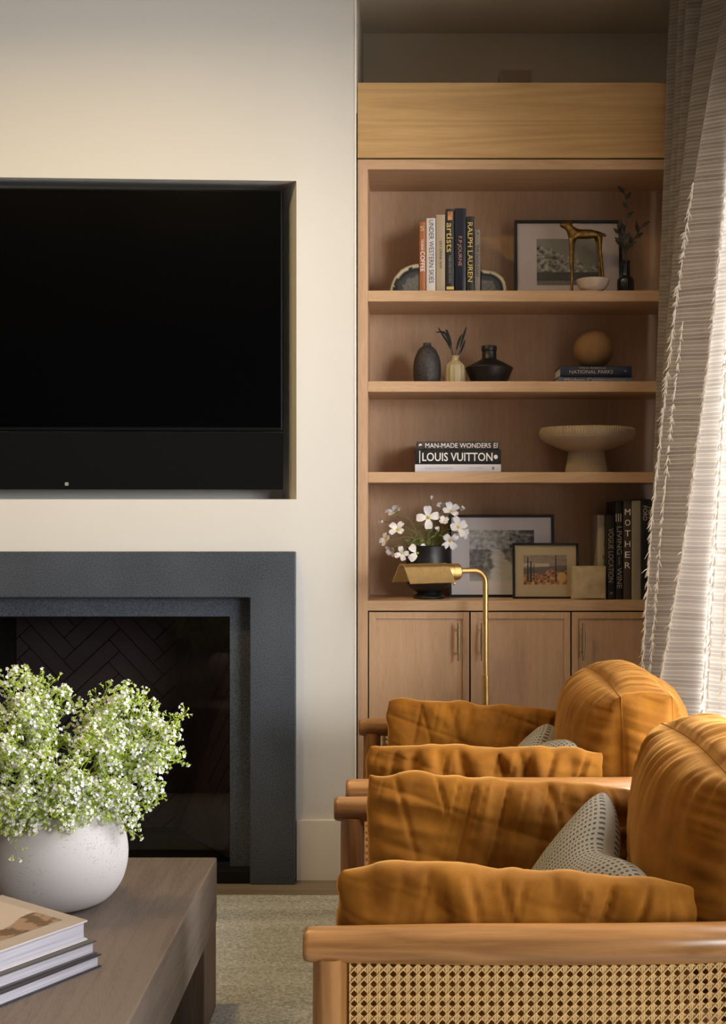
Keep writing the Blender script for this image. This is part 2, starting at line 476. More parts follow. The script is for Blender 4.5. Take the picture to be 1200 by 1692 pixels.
def prism(bm, poly, origin, ax, ay, az, depth):
    """extrude the 2-D polygon poly (in ax, ay) by depth along az"""
    o = Vector(origin); ax, ay, az = Vector(ax), Vector(ay), Vector(az)
    a = [bm.verts.new(o+ax*p[0]+ay*p[1]) for p in poly]
    b = [bm.verts.new(o+ax*p[0]+ay*p[1]+az*depth) for p in poly]
    bm.faces.new(a); bm.faces.new(b[::-1])
    for i in range(len(poly)):
        j = (i+1) % len(poly)
        bm.faces.new((a[i], b[i], b[j], a[j]))

def text(body, center, width, height, m, parent, mode='h', name='title_lettering', bold=0, off=.0006, out=None):
    """mesh lettering facing the room (-Y); mode h: horizontal, d: reading downwards"""
    cu = bpy.data.curves.new('lettering', 'FONT'); cu.body = body; cu.align_x = 'CENTER'; cu.align_y = 'CENTER'
    cu.resolution_u = 3; cu.offset = bold
    to = bpy.data.objects.new('lettering', cu); COL.objects.link(to)
    dg = bpy.context.evaluated_depsgraph_get()
    me = bpy.data.meshes.new_from_object(to.evaluated_get(dg))
    bpy.data.objects.remove(to)
    xs = [v.co.x for v in me.vertices]; ys = [v.co.y for v in me.vertices]
    cx, cy = (min(xs)+max(xs))/2, (min(ys)+max(ys))/2
    sx, sy = width/(max(xs)-min(xs)), height/(max(ys)-min(ys))
    for v in me.vertices:
        a, b = (v.co.x-cx)*sx, (v.co.y-cy)*sy
        if mode == 'h': v.co = Vector((center[0]+a, center[1]-off, center[2]+b))
        else: v.co = Vector((center[0]+b, center[1]-off, center[2]-a))
    me.update()
    return mesh_obj(name, me, m, parent)

def painting(name, W, H, fn, place, m, parent, nx=110, ny=80):
    """flat printed picture; fn(u,v)->(r,g,b) linear; place(u,v)->world"""
    V, Fc, C = [], [], []
    for j in range(ny+1):
        for i in range(nx+1):
            u, v = i/nx, j/ny
            V.append(place(u, v)); C.append(fn(u, v))
    for j in range(ny):
        for i in range(nx):
            a = j*(nx+1)+i
            Fc.append((a, a+1, a+nx+2, a+nx+1))
    me = bpy.data.meshes.new(name); me.from_pydata([tuple(v) for v in V], [], Fc)
    at = me.color_attributes.new('Col', 'FLOAT_COLOR', 'POINT')
    for i, c in enumerate(C): at.data[i].color = (c[0], c[1], c[2], 1)
    me.update()
    return mesh_obj(name, me, m, parent)

def nz(x, y, z=0, f=1): return noise.noise(Vector((x*f, y*f, z)))
def fbm(x, y, z=0, o=4):
    s = 0; a = .5
    for i in range(o):
        s += a*noise.noise(Vector((x, y, z))); x *= 2.1; y *= 2.1; a *= .55
    return s

# ------------------------------------------------------------------ the room
YW = 4.26          # fireplace wall plane
YB = 4.95          # back of the cabinet alcove
ZC = 3.25
XR = 1.09
XL = -4.2
YN = -3.4
def struct(name, bm_or, m, **k):
    o = obj(name, bm_or, m, **k); o['kind'] = 'structure'; return o

bm = bmesh.new(); box(bm, XL-.2, XR+.2, YN-.2, YB+.2, -.1, 0)
struct('floor', bm, M['floor'])
bm = bmesh.new(); box(bm, XL-.2, XR+.2, YN-.2, YB+.2, ZC, ZC+.1)
struct('ceiling', bm, M['ceiling'])

XE = (588-CX)*YW/F            # right end of the fireplace wall
# niche opening (front) and back
NL, NR = -2.02, (490-CX)*YW/F
NT0, NT1 = EYE+550*YW/F, EYE+544*YW/F     # top edge at px 0 / px 490
NTl = NT0+(NT0-NT1)*((0-CX)*YW/F-NL)/(NR-(0-CX)*YW/F)
NB = EYE-(825-CY)*YW/F
FPL, FPR, FPT = -1.975, (445-CX)*YW/F, EYE-(950-CY)*YW/F   # hole behind the surround
bm = bmesh.new()
def q(*pts): bm.faces.new([bm.verts.new(p) for p in pts])
T = .69
# front face as strips around the two openings
def wallrect(x0, x1, zl0, zr0, zl1, zr1): q((x0, YW, zl0), (x1, YW, zr0), (x1, YW, zr1), (x0, YW, zl1))
wallrect(XL, NL, 0, 0, ZC, ZC)
wallrect(NR, XE, 0, 0, ZC, ZC)
wallrect(NL, NR, NTl, NT1, ZC, ZC)
wallrect(NL, NR, FPT, FPT, NB, NB)
wallrect(FPR, NR, 0, 0, FPT, FPT)
wallrect(NL, FPL, 0, 0, FPT, FPT)
# niche sides (splayed) and back
nd = .22
br = (466.5-CX)*(YW+nd)/F; bl = NL+.02
btr = EYE+(CY-316.5)*(YW+nd)/F; btl = EYE+(CY-307)*(YW+nd)/F; bb = NB-.004
q((NR, YW, NB), (NR, YW, NT1), (br, YW+nd, btr), (br, YW+nd, bb))
q((NL, YW, NTl), (NR, YW, NT1), (br, YW+nd, btr), (bl, YW+nd, btl))
q((NL, YW, NB), (NR, YW, NB), (br, YW+nd, bb), (bl, YW+nd, bb))
q((NL, YW, NB), (NL, YW, NTl), (bl, YW+nd, btl), (bl, YW+nd, bb))
q((bl, YW+nd, bb), (br, YW+nd, bb), (br, YW+nd, btr), (bl, YW+nd, btl))
# return towards the alcove
q((XE, YW, 0), (XE, YB, 0), (XE, YB, ZC), (XE, YW, ZC))
me = bpy.data.meshes.new('wall_back'); bm.to_mesh(me); bm.free()
o = mesh_obj('wall_back', me, M['wall']); o['kind'] = 'structure'
# the alcove: textured return skin and rear wall
bm = bmesh.new(); box(bm, XE, XE+.004, YW+.006, YB, 2.7, ZC)
struct('trim_1', bm, M['wall_return'])
bm = bmesh.new(); box(bm, XE-.004, XE+.002, YW-.0025, YW+.006, 0, ZC)
struct('trim_2', bm, M['bead'])
bm = bmesh.new(); box(bm, XE-.05, XR+.2, YB, YB+.15, 0, ZC)
struct('wall_alcove', bm, plain('taupe_paint', '#d8cbb6', .85, spec=.15))
bm = bmesh.new(); box(bm, XL-.15, XL, YN, YB, 0, ZC)
struct('wall_left', bm, plain('shadow_brown_paint', '#7d7266', .85))
# right wall with two tall window openings
W0, W1, WZ0, WZ1 = -2.7, 3.90, .12, 2.65
bm = bmesh.new()
box(bm, XR, XR+.15, YN, W0, 0, ZC); box(bm, XR, XR+.15, W1, YB, 0, ZC)
box(bm, XR, XR+.15, W0, W1, 0, WZ0); box(bm, XR, XR+.15, W0, W1, WZ1, ZC)
struct('wall_right', bm, M['wall'])
wn = thing('window_1', None, None, (XR+.08, 1.5, WZ0)); wn['kind'] = 'structure'
bm = bmesh.new()
x0, x1 = XR+.05, XR+.11
box(bm, x0, x1, W0, W0+.06, WZ0, WZ1); box(bm, x0, x1, W1-.06, W1, WZ0, WZ1)
box(bm, x0, x1, W0, W1, WZ0, WZ0+.06); box(bm, x0, x1, W0, W1, WZ1-.06, WZ1)
for k in range(1, 5):
    yy = W0+(W1-W0)*k/5; box(bm, x0, x1, yy-.03, yy+.03, WZ0, WZ1)
obj('window_frame', bm, M['black_metal'], wn)
bx('window_pane', XR+.078, XR+.082, W0+.03, W1-.03, WZ0+.03, WZ1-.03, M['pane'], wn)
# wall behind the camera with a wide window
bm = bmesh.new()
box(bm, XL, -2.8, YN-.15, YN, 0, ZC); box(bm, .2, XR, YN-.15, YN, 0, ZC)
box(bm, -2.8, .2, YN-.15, YN, 0, .5); box(bm, -2.8, .2, YN-.15, YN, 2.7, ZC)
struct('wall_front', bm, plain('walnut_brown_paint', '#6b6056', .85))
wn = thing('window_2', None, None, (-1.3, YN-.08, .5)); wn['kind'] = 'structure'
bm = bmesh.new()
for a in (-2.8, -1.33, .14): box(bm, a, a+.06, YN-.11, YN-.05, .5, 2.7)
box(bm, -2.8, .2, YN-.11, YN-.05, .5, .56); box(bm, -2.8, .2, YN-.11, YN-.05, 2.64, 2.7)
obj('window_frame', bm, M['black_metal'], wn)
bx('window_pane', -2.77, .17, YN-.082, YN-.078, .53, 2.67, M['pane'], wn)
# baseboards
SXR = (487-CX)*4.2/F
bm = bmesh.new(); box(bm, SXR+.002, XE, YW-.015, YW+.004, 0, EYE-(1355.5-CY)*(YW-.015)/F, .002)
struct('baseboard_back', bm, M['white_trim'])
bm = bmesh.new(); box(bm, XL, -2.0, YW-.015, YW+.004, 0, .208, .002)
struct('baseboard_left', bm, M['white_trim'])
# floorboard seams as shallow dark strips are part of the floor look
for i, (x, y, e) in enumerate(DOWN):
    t = thing('ceiling_downlight', 'round white recessed ceiling downlight, %s' % ('above the fireplace end of the room', 'above the armchairs near the alcove', 'over the left part of the room behind the table', 'over the near armchair')[i], 'downlight', (x, y, ZC), 'recessed ceiling downlights')
    bm = bmesh.new(); lathe(bm, [(.065, 0), (.085, -.002), (.085, -.006), (.065, -.008)], (x, y, ZC), 32, cap=False)
    obj('trim_ring', bm, M['bead'], t, True)

# ------------------------------------------------------------------ television
TY = YW+.05
t = thing('television', 'large black flat television mounted in the wall niche above the fireplace', 'television', ((113-CX)*TY/F, TY, 1.5))
def tvx(px): return (px-CX)*(TY)/F
tvr = tvx(466.5); tvl = tvr-1.54
tz0, tz1 = EYE-(712-CY)*TY/F, EYE-(314-CY)*TY/F
bm = bmesh.new(); box(bm, tvl, tvr, TY, TY+.045, tz0, tz1, .003)
rotT = Matrix.Translation(Vector((tvr, TY, 0))) @ Matrix.Rotation(math.radians(1.9), 4, 'Z') @ Matrix.Translation(Vector((-tvr, -TY, 0)))
bm.transform(rotT); obj('housing', bm, M['tv_body'], t)
bm = bmesh.new(); box(bm, tvl+.006, tvr-.006, TY-.001, TY+.001, tz0+.012, tz1-.006)
bm.transform(rotT); obj('screen', bm, M['tv'], t)
sb0, sb1 = EYE-(808.5-CY)*TY/F, EYE-(723-CY)*TY/F
t = thing('soundbar', 'black cloth soundbar panel with tiny square badge below the television', 'soundbar', ((113-CX)*TY/F, TY, sb0))
bm = bmesh.new(); box(bm, tvl, tvr-.001, TY+.004, TY+.05, sb0, sb1+.018, .003); bm.transform(rotT)
obj('cloth_front', bm, M['soundbar'], t)
bm = bmesh.new(); c = P(113, 800, TY); box(bm, c.x-.006, c.x+.006, TY-.001, TY+.006, c.z-.006, c.z+.006, .001); bm.transform(rotT)
obj('badge', bm, M['grey_ink'], t)

# ------------------------------------------------------------------ fireplace
t = thing('fireplace', 'dark basalt fireplace surround with stepped frame and glass-fronted herringbone firebox', 'fireplace', ((113-CX)*4.2/F, 4.2, 0))
SY = 4.2
sxl = 2*(113-CX)*SY/F-SXR; stop = EYE-(912-CY)*SY/F
ixr = (413-CX)*SY/F; ixl = 2*(113-CX)*SY/F-ixr; itop = EYE-(987-CY)*SY/F
bm = bmesh.new()
prism(bm, [(sxl, 0), (sxl, stop), (SXR, stop), (SXR, 0), (ixr, 0), (ixr, itop), (ixl, itop), (ixl, 0)], (0, SY, 0), (1, 0, 0), (0, 0, 1), (0, 1, 0), YW+.03-SY)
bmesh.ops.recalc_face_normals(bm, faces=bm.faces[:])
bmesh.ops.bevel(bm, geom=bm.edges[:], offset=.0025, segments=2, affect='EDGES')
obj('surround', bm, M['stone'], t)
SY2 = 4.268
def fx(px, D): return (px-CX)*D/F
jxr = fx(380, SY2); jtop = EYE-(1018.5-CY)*SY2/F; jxl = 2*fx(113, SY2)-jxr
kx = fx(418, SY2); kxl = 2*fx(113, SY2)-kx; ktop = EYE-(983-CY)*SY2/F
bm = bmesh.new()
prism(bm, [(kxl, 0), (kxl, ktop), (kx, ktop), (kx, 0), (jxr, 0), (jxr, jtop), (jxl, jtop), (jxl, 0)], (0, SY2, 0), (1, 0, 0), (0, 0, 1), (0, 1, 0), .06)
obj('inner_frame', bm, M['stone'], t)
bm = bmesh.new(); box(bm, ixl, ixr, SY+.012, SY2+.02, 0, .045, .002)
obj('hearth_sill', bm, M['black_metal'], t)
GY = 4.325
bm = bmesh.new()
prism(bm, [(jxl, .02), (jxl, jtop), (jxr, jtop), (jxr, .02), (jxr-.008, .03), (jxr-.008, jtop-.008), (jxl+.008, jtop-.008), (jxl+.008, .03)], (0, GY-.012, 0), (1, 0, 0), (0, 0, 1), (0, 1, 0), .02)
obj('glass_frame', bm, M['black_metal'], t)
bx('glass', jxl, jxr, GY, GY+.004, .02, jtop, M['fire_glass'], t)
# firebox: splayed sides, floor, hood, herringbone brick lining
BY = 4.76
bxr = fx(292, BY); bxl = 2*fx(113, GY)-bxr-.02
fb = thing('x', None, None, (0, 0, 0)); bpy.data.objects.remove(fb)
bm = bmesh.new()
def qq(*pts): bm.faces.new([bm.verts.new(p) for p in pts])
qq((jxl, GY+.01, .04), (jxr, GY+.01, .04), (bxr, BY+.02, .04), (bxl, BY+.02, .04))
qq((jxl, GY+.01, jtop+.06), (jxr, GY+.01, jtop+.06), (bxr, BY+.02, jtop+.06), (bxl, BY+.02, jtop+.06))
qq((jxr, GY+.01, .04), (jxr, GY+.01, jtop+.06), (bxr, BY+.02, jtop+.06), (bxr, BY+.02, .04))
qq((jxl, GY+.01, .04), (jxl, GY+.01, jtop+.06), (bxl, BY+.02, jtop+.06), (bxl, BY+.02, .04))
qq((bxl, BY+.02, .04), (bxr, BY+.02, .04), (bxr, BY+.02, jtop+.06), (bxl, BY+.02, jtop+.06))
fbx = obj('firebox', bm, M['mortar'], t)
def herringbone(Wd, Hh, bw=.0625, k=4, gap=.0045, ph=(0, 0), rot=43):
    """returns list of clipped brick polygons in [0,Wd]x[0,Hh]"""
    out = []; R = math.radians(rot); ca, sa = math.cos(R), math.sin(R)
    n = int(max(Wd, Hh)/bw)+10
    def clip(poly, f):
        res = []
        for i in range(len(poly)):
            a, b = poly[i], poly[(i+1) % len(poly)]
            fa, fb_ = f(a), f(b)
            if fa >= 0: res.append(a)
            if fa*fb_ < 0:
                s = fa/(fa-fb_); res.append((a[0]+(b[0]-a[0])*s, a[1]+(b[1]-a[1])*s))
        return res
    for y in range(-n, n):
        for x in range(-n, n):
            m_ = (x-y) % (2*k)
            if m_ == 0: r = (x, y, x+k, y+1)
            elif m_ == 2*k-1: r = (x, y, x+1, y+k)
            else: continue
            g = gap/2
            p = [(r[0]*bw+g, r[1]*bw+g), (r[2]*bw-g, r[1]*bw+g), (r[2]*bw-g, r[3]*bw-g), (r[0]*bw+g, r[3]*bw-g)]
            p = [(a*ca-b*sa+ph[0], a*sa+b*ca+ph[1]) for a, b in p]
            for f in (lambda a: a[0], lambda a: Wd-a[0], lambda a: a[1], lambda a: Hh-a[1]):
                p = clip(p, f)
                if len(p) < 3: break
            if len(p) >= 3: out.append(p)
    return out
def bricks(name, o, ax, ay, az, Wd, Hh, ph, rot=43):
    bm = bmesh.new()
    for p in herringbone(Wd, Hh, ph=ph, rot=rot): prism(bm, p, o, ax, ay, az, .012)
    return obj(name, bm, M['firebrick'], t)
Hb = jtop+.05-.05
bricks('brick_lining', (bxl, BY+.018, .05), (1, 0, 0), (0, 0, 1), (0, -1, 0), bxr-bxl, Hb, (.93, .5), 43)
d = Vector((bxr-jxr, BY-GY, 0)); L_ = d.length; d.normalize(); nrm = Vector((-d.y, d.x, 0))
if nrm.x > 0: nrm = -nrm
bricks('brick_lining', Vector((jxr, GY+.02, .05))+nrm*.0, d, (0, 0, 1), nrm, L_-.01, Hb, (.2, .5), 43)

# ------------------------------------------------------------------ bookcase
YF = 4.28
sc = YF/F
def cx(px): return (px-CX)*sc
def cz(py): return EYE-(py-CY)*sc
SB = 4.57
XO0, XO1 = cx(608), cx(1140)
XC0, XC1 = XE+.006, XR-.003
case = thing('bookcase', 'tall built-in oak bookcase with open shelves over cupboard doors', 'bookcase', ((XC0+XC1)/2, YF, 0))
# carcass
bm = bmesh.new()
zt, zb = cz(280.5), cz(991)
box(bm, XC0, XO0, YF+.002, SB+.02, 0, cz(264)); box(bm, XO1, XC1, YF+.002, SB+.02, 0, cz(264))
obj('side_panel', bm, M['oak'], case)
bx('stile', XC0, XO0, YF-.004, YF+.012, 0, cz(264), M['oak'], case, .0008)
bx('stile', XO1, XC1, YF-.004, YF+.012, 0, cz(264), M['oak'], case, .0008)
bx('back_panel', XC0, XC1, SB, SB+.018, 0, cz(240), M['oak'], case)
bx('top_rail', XO0, XO1, YF-.004, YF+.03, zt, cz(264), M['oak_h'], case, .0008)
bx('top_board', XO0, XO1, YF+.03, SB, zt+.0, zt+.03, M['oak_h'], case)
bx('frieze', XC0, XC1, YF-.012, YF+.02, cz(262), cz(138.5), M['oak_frieze'], case, .001)
bx('cornice_board', XC0, XC1, YF+.02, YB-.02, cz(138.5)-.03, cz(138.5)-.002, M['oak_h'], case)
for (a, b) in ((480, 498), (630, 647.5), (780, 797.5)):
    bx('shelf', XO0, XO1, YF, SB, cz(b), cz(a), M['oak_h'], case, .0012)
bx('counter', XO0, XO1, YF-.004, SB, cz(1009), cz(992.5), M['oak_h'], case, .001)
bx('bottom_panel', XO0, XO1, YF+.02, SB, .0, .1, M['oak_h'], case)
bx('door_gap_backing', XO0, XO1, YF+.03, YF+.04, .1, cz(1010), M['black_metal'], case)  # black sheet across the cupboard behind the doors, making their gaps dark
DT = cz(1011.5)
doors = [(610, 775.5), (778, 942.5), (945, 1138)]
HX = [757.5, 796, 962]
for i, (a, b) in enumerate(doors):
    dx0, dx1 = cx(a), cx(b); dz0 = .105
    d = thing('tmp', None, None, (0, 0, 0)); bpy.data.objects.remove(d)
    fw = .023
    bm = bmesh.new()
    prism(bm, [(dx0, dz0), (dx1, dz0), (dx1, DT), (dx0, DT), (dx0, dz0+.00001), (dx0+fw, dz0+fw), (dx0+fw, DT-fw), (dx1-fw, DT-fw), (dx1-fw, dz0+fw), (dx0+fw, dz0+fw-.00001)], (0, YF-.002, 0), (1, 0, 0), (0, 0, 1), (0, 1, 0), .02) if False else None
    box(bm, dx0, dx0+fw, YF-.002, YF+.018, dz0, DT, .0008); box(bm, dx1-fw, dx1, YF-.002, YF+.018, dz0, DT, .0008)
    box(bm, dx0+fw, dx1-fw, YF-.002, YF+.018, dz0, dz0+fw, .0008); box(bm, dx0+fw, dx1-fw, YF-.002, YF+.018, DT-fw, DT, .0008)
    # inner bead and flat panel
    box(bm, dx0+fw, dx1-fw, YF+.003, YF+.012, dz0+fw, DT-fw)
    dob = obj('door', bm, M['oak'], case)
    bm = bmesh.new()
    hx = cx(HX[i]); hz0, hz1 = cz(1090), cz(1028); hy = YF-.034
    tube(bm, [(hx, hy, hz0), (hx, hy, hz1)], .0048, 12)
    tube(bm, [(hx, hy, cz(1074)), (hx, hy, cz(1044))], .0068, 12)
    for zz in (cz(1078), cz(1040)):
        tube(bm, [(hx, hy, zz), (hx, YF+.001, zz)], .004, 10)
    obj('door_handle', bm, M['nickel'], dob, True, 40)
# small taupe box on top
a, b = P(826, 116, 4.45), P(879, 116, 4.45); z0 = cz(138.5)-.002
t = thing('speaker_box', 'small taupe box standing on top of the oak bookcase', 'box', ((a.x+b.x)/2, 4.5, z0))
bx('housing', a.x, b.x, 4.44, 4.53, z0, a.z, plain('taupe_plastic', '#8d7867', .6), t, .003)
bx('grille', a.x+.006, b.x-.006, 4.436, 4.441, z0+.006, a.z-.006, plain('taupe_grille', '#7c6858', .8), t)

# ------------------------------------------------------------------ books and shelf objects
Z1, Z2, Z3, Z4 = cz(480), cz(630), cz(780), cz(992.5)
def pb(px, D): return (px-CX)*D/F
def upright_book(px0, px1, ptop, z0, col, label, texts, group, D=4.33, depth=.2, name='book', rough=.45):
    x0, x1 = pb(px0, D)+.0004, pb(px1, D)-.0004; z1 = EYE-(ptop-CY)*D/F
    t = thing(name, label, 'book', ((x0+x1)/2, D, z0), group)
    m = cover(name+'_'+col.strip('#'), col, rough)
    bm = bmesh.new(); th = .0022
    # rounded spine + two boards
    xc = (x0+x1)/2; rr = (x1-x0)/2
    poly = [(x0, depth)]+[(xc-rr*math.cos(PI*k/8), .004*(1-math.sin(PI*k/8))) for k in range(9)]+[(x1, depth), (x1-th, depth), (x1-th, .008), (x0+th, .008), (x0+th, depth)]
    prism(bm, poly, (0, D-.004+.0, z0), (1, 0, 0), (0, 1, 0), (0, 0, 1), z1-z0)
    cov = obj('cover', bm, m, t)
    bx('pages', x0+th, x1-th, D+.004, D+depth-.008, z0+.003, z1-.004, M['paper'], t)
    for (body, fx0, fz0, fz1, wpx, ink, mode) in texts:
        zz0, zz1 = EYE-(fz0-CY)*D/F, EYE-(fz1-CY)*D/F
        if mode == 'd':
            text(body, (pb(fx0, D), D-.0042, (zz0+zz1)/2), zz0-zz1, wpx*D/F, ink, cov, 'd')
        else:
            text(body, (pb(fx0, D), D-.0042, (zz0+zz1)/2), wpx*D/F, zz0-zz1, ink, cov, 'h')
    return t
G1 = 'upright books on the top shelf'
upright_book(693, 704, 367, Z1, '#9a5a2e', 'orange-brown book with white COFFEE title, leftmost on the top shelf', [('THE BOOK', 698, 396, 414, 4, M['white_ink'], 'd'), ('COFFEE', 698.5, 416, 449, 7, M['white_ink'], 'd'), ('S', 698, 374, 382, 7, M['tan_ink'], 'h')], G1)
upright_book(704.4, 720, 361, Z1, '#c9c4c4', 'white book titled UNDER WESTERN SKIES on the top shelf', [('UNDER WESTERN SKIES', 713, 364, 468, 8, M['dark_ink'], 'd')], G1)
upright_book(720.4, 736, 355, Z1, '#a3927a', 'beige book titled EAT DRINK NAP on the top shelf', [('EAT DRINK NAP', 728.5, 399, 444, 4.2, M['dark_ink'], 'd')], G1)
tb = upright_book(736.6, 751, 345.5, Z1, '#131214', 'black book titled artists in gold with a small picture', [('artists', 743, 369, 417, 10, M['gold_ink'], 'd'), ('THEIR LIVES AND WORKS', 743.5, 422, 468, 4, M['grey_ink'], 'd')], G1)
bx('spine_picture', pb(740, 4.33), pb(748, 4.33), 4.3247, 4.3262, EYE-(364-CY)*4.33/F, EYE-(350-CY)*4.33/F, plain('spine_picture_print', '#b07a4a', .5, var=.5, vscale=60), tb)
bx('gold_band', pb(738, 4.33), pb(750, 4.33), 4.3247, 4.3262, Z1+.012, Z1+.022, M['gold_ink'], tb)
upright_book(751.4, 770.5, 344.5, Z1, '#1c1e2c', 'tall navy blue book with copper F.P.JOURNE lettering', [('F.P.JOURNE', 759.5, 391, 440, 7.5, M['pink_ink'], 'd')], G1, rough=.22)
tb = upright_book(771, 784, 358, Z1, '#0f0f10', 'black book titled RALPH LAUREN in bold gold letters', [('RALPH LAUREN', 777, 368, 466, 8, M['gold_ink'], 'd')], G1)
upright_book(784.3, 794, 379.5, Z1, '#7d746d', 'short grey paperback at the right end of the top row', [('THE DOG CHEF', 789, 404, 458, 5, M['dark_ink'], 'd'), ('A', 789.5, 384, 388, 4, M['dark_ink'], 'h')], G1)

# agate bookends
def agate(label, cxp, side, rpx, D=4.36):
    r = rpx*D/F; x = pb(cxp, D)
    t = thing('agate_bookend', label, 'bookend', (x, D, Z1), 'agate bookends')
    n = 40
    def rad(a): return r*(1+.05*nz(math.cos(a)*2+side, math.sin(a)*2, 3)) * (1 if side < 0 else 1+.06*math.sin(a*3))
    # outline quarter-ish disc
    V, Fc, C = [], [], []
    nr = 16
    for j in range(nr+1):
        for i in range(n+1):
            a = PI/2*i/n
            s = j/nr; R = rad(a)*s*.965
            V.append((x+side*R*math.cos(a), D-.026, Z1+R*math.sin(a)))
            s2 = s+.06*nz(a*3, s*3, side*4)
            if s2 > .93: c = (.40, .35, .24)
            elif s2 > .80: c = (.012, .012, .013)
            elif s2 > .62: c = (.04, .04, .044)
            else:
                g = .11+.10*fbm(a*6, s*7, side*5); c = (g*1.05, g*.97, g*.92)
            C.append(c)
    for j in range(nr):
        for i in range(n):
            k = j*(n+1)+i; Fc.append((k, k+1, k+n+2, k+n+1))
    me = bpy.data.meshes.new('polished_face'); me.from_pydata(V, [], Fc)
    at = me.color_attributes.new('Col', 'FLOAT_COLOR', 'POINT')
    for i, c in enumerate(C): at.data[i].color = (*c, 1)
    mesh_obj('polished_face', me, M['agate'], t)
    bm = bmesh.new()
    prism(bm, [(0, 0)]+[(side*rad(PI/2*i/n)*math.cos(PI/2*i/n), rad(PI/2*i/n)*math.sin(PI/2*i/n)) for i in range(n+1)], (x, D-.0255, Z1), (1, 0, 0), (0, 0, 1), (0, 1, 0), .06)
    obj('rind', bm, plain('agate_rind', '#8e8160', .8, bump=1, bscale=80, var=.3, vscale=40), t)
agate('dark agate half-round bookend left of the books', 692.5, -1, 48)
agate('dark agate half-round bookend with tan rind right of the books', 795, 1, 41)

# framed pictures
def framed(name, label, px0, px1, py0, z0, D, depth, fwpx, pic, picpx, fn, matm, tilt=4):
    x0, x1 = pb(px0, D), pb(px1, D); z1 = EYE-(py0-CY)*D/F; fw = fwpx*D/F
    t = thing(name, label, 'picture frame', ((x0+x1)/2, D, z0), None)
    T_ = Matrix.Translation(Vector((0, D, z0))) @ Matrix.Rotation(math.radians(-tilt), 4, 'X') @ Matrix.Translation(Vector((0, -D, -z0)))
    bm = bmesh.new()
    box(bm, x0, x0+fw, D, D+.02, z0, z1, .001); box(bm, x1-fw, x1, D, D+.02, z0, z1, .001)
    box(bm, x0+fw, x1-fw, D, D+.02, z0, z0+fw, .001); box(bm, x0+fw, x1-fw, D, D+.02, z1-fw, z1, .001)
    bm.transform(T_); obj('frame', bm, M['frame_black'], t)
    bm = bmesh.new(); box(bm, x0+fw, x1-fw, D+.008, D+.014, z0+fw, z1-fw); bm.transform(T_)
    mb = obj('mat_board', bm, matm, t)
    a0, a1 = pb(picpx[0], D), pb(picpx[1], D); b1 = EYE-(picpx[2]-CY)*D/F; b0 = EYE-(picpx[3]-CY)*D/F
    painting('print', 1, 1, fn, lambda u, v: T_ @ Vector((a0+(a1-a0)*u, D+.0074, b0+(b1-b0)*v)), M['print'], mb)
    return t
def river(u, v):
    n = fbm(u*5, v*5, 1, 5)
    c = .38+.25*n
    tree = max(0, .75-abs(v-.72)*1.3) 
    right = 1 if u > .42+.1*nz(v*4, 0, 2) else 0
    leaf = fbm(u*14, v*14, 7, 4)
    val = .36+.3*n
    if v > .45: val = .24+.5*leaf+(.2*(1-u))
    if v > .45 and u > .62: val -= .12
    rc = .46+.06*math.sin(v*7)+.05*nz(v*8, 1, 4); rw = .05+.22*max(0, .62-v)+.03*nz(v*16, u*3, 9)
    e = (abs(u-rc)-rw)/.05
    if v < .62:
        bank = (.10 if u < rc else .14)+.35*max(0, leaf+.15)
        if v < .22: bank = bank*(v/.22)+.36*(1-v/.22)
        k = max(0, min(1, e)); val = (.52+.18*fbm(u*5, v*22, 3))*(1-k)+bank*k
    val = max(.03, min(.75, val))
    return (val*.98, val, val*1.03)
def mountain(u, v):
    ridge = .78-.55*u*.9 + .12*abs(nz(u*7, 0, 4)) + .05*nz(u*20, 0, 2)
    if u > .72: ridge = .36+.06*nz(u*9, 1, 2)
    leaf = fbm(u*16, v*16, 2, 4)
    if v > ridge+.06: val = .22+.06*fbm(u*3, v*3, 9)
    elif v > .28: val = .2+.5*(leaf+.05)+.12*nz((u+v)*9, (u-v)*2, 8)
    else: val = .05+.1*abs(leaf)+ (.08 if v < .1 else 0)
    val = max(.02, min(.45, val))
    return (val*1.02, val, val*.94)
def desert(u, v):
    n = fbm(u*5, v*8, 3)
    if v > .56+.1*u+.03*nz(u*5, 0, 1):
        c = (.22+.1*n, .17+.08*n, .14+.08*n)
        if .6 < v < .72 and u < .6: c = (.42, .33, .24)
    elif v > .34+.12*nz(u*4, 2, 5)+.16*u: c = (.10+.05*n, .085+.04*n, .085+.04*n)
    else:
        c = (.26+.2*n, .12+.1*n, .05+.04*n)
        if nz(u*14, v*11, 2) > .15: c = (.30, .10, .05)
        if nz(u*12, v*12, 6) > .25: c = (.42, .28, .13)
        if nz(u*16, v*14, 9) < -.3: c = (.03, .025, .02)
    for (cx_, w_, h_) in ((.10, .02, .95), (.17, .025, .8), (.24, .012, .7), (.745, .018, 1.0)):
        if v < h_ and v > .1 and abs(u-cx_) < w_*(1.2-.6*v)+.012*nz(v*30, cx_*9, 1): c = (.02, .022, .02)
    if (u-.88)**2/.012+(v-.25)**2/.03 < 1: c = (.45, .27, .10)
    return tuple(max(.01, x) for x in c)
framed('picture_frame', 'black framed black-and-white mountain photograph behind the bronze dog', 851, 1029, 361, Z1+.0, 4.47, .02, 4.6, 1, (888, 992, 392, 470), mountain, plain('shaded_mat_board', '#bdb4b8', .8))
framed('picture_frame', 'large black framed black-and-white river photograph with white mat', 742, 917, 850, Z4, 4.44, .02, 4.6, 1, (776.5, 884, 875.5, 960), river, M['mat_board'])
framed('picture_frame', 'small black framed colour desert painting with cream mat', 848, 957, 897, Z4, 4.37, .02, 3.6, 1, (866, 938, 917, 966), desert, M['cream_board'])

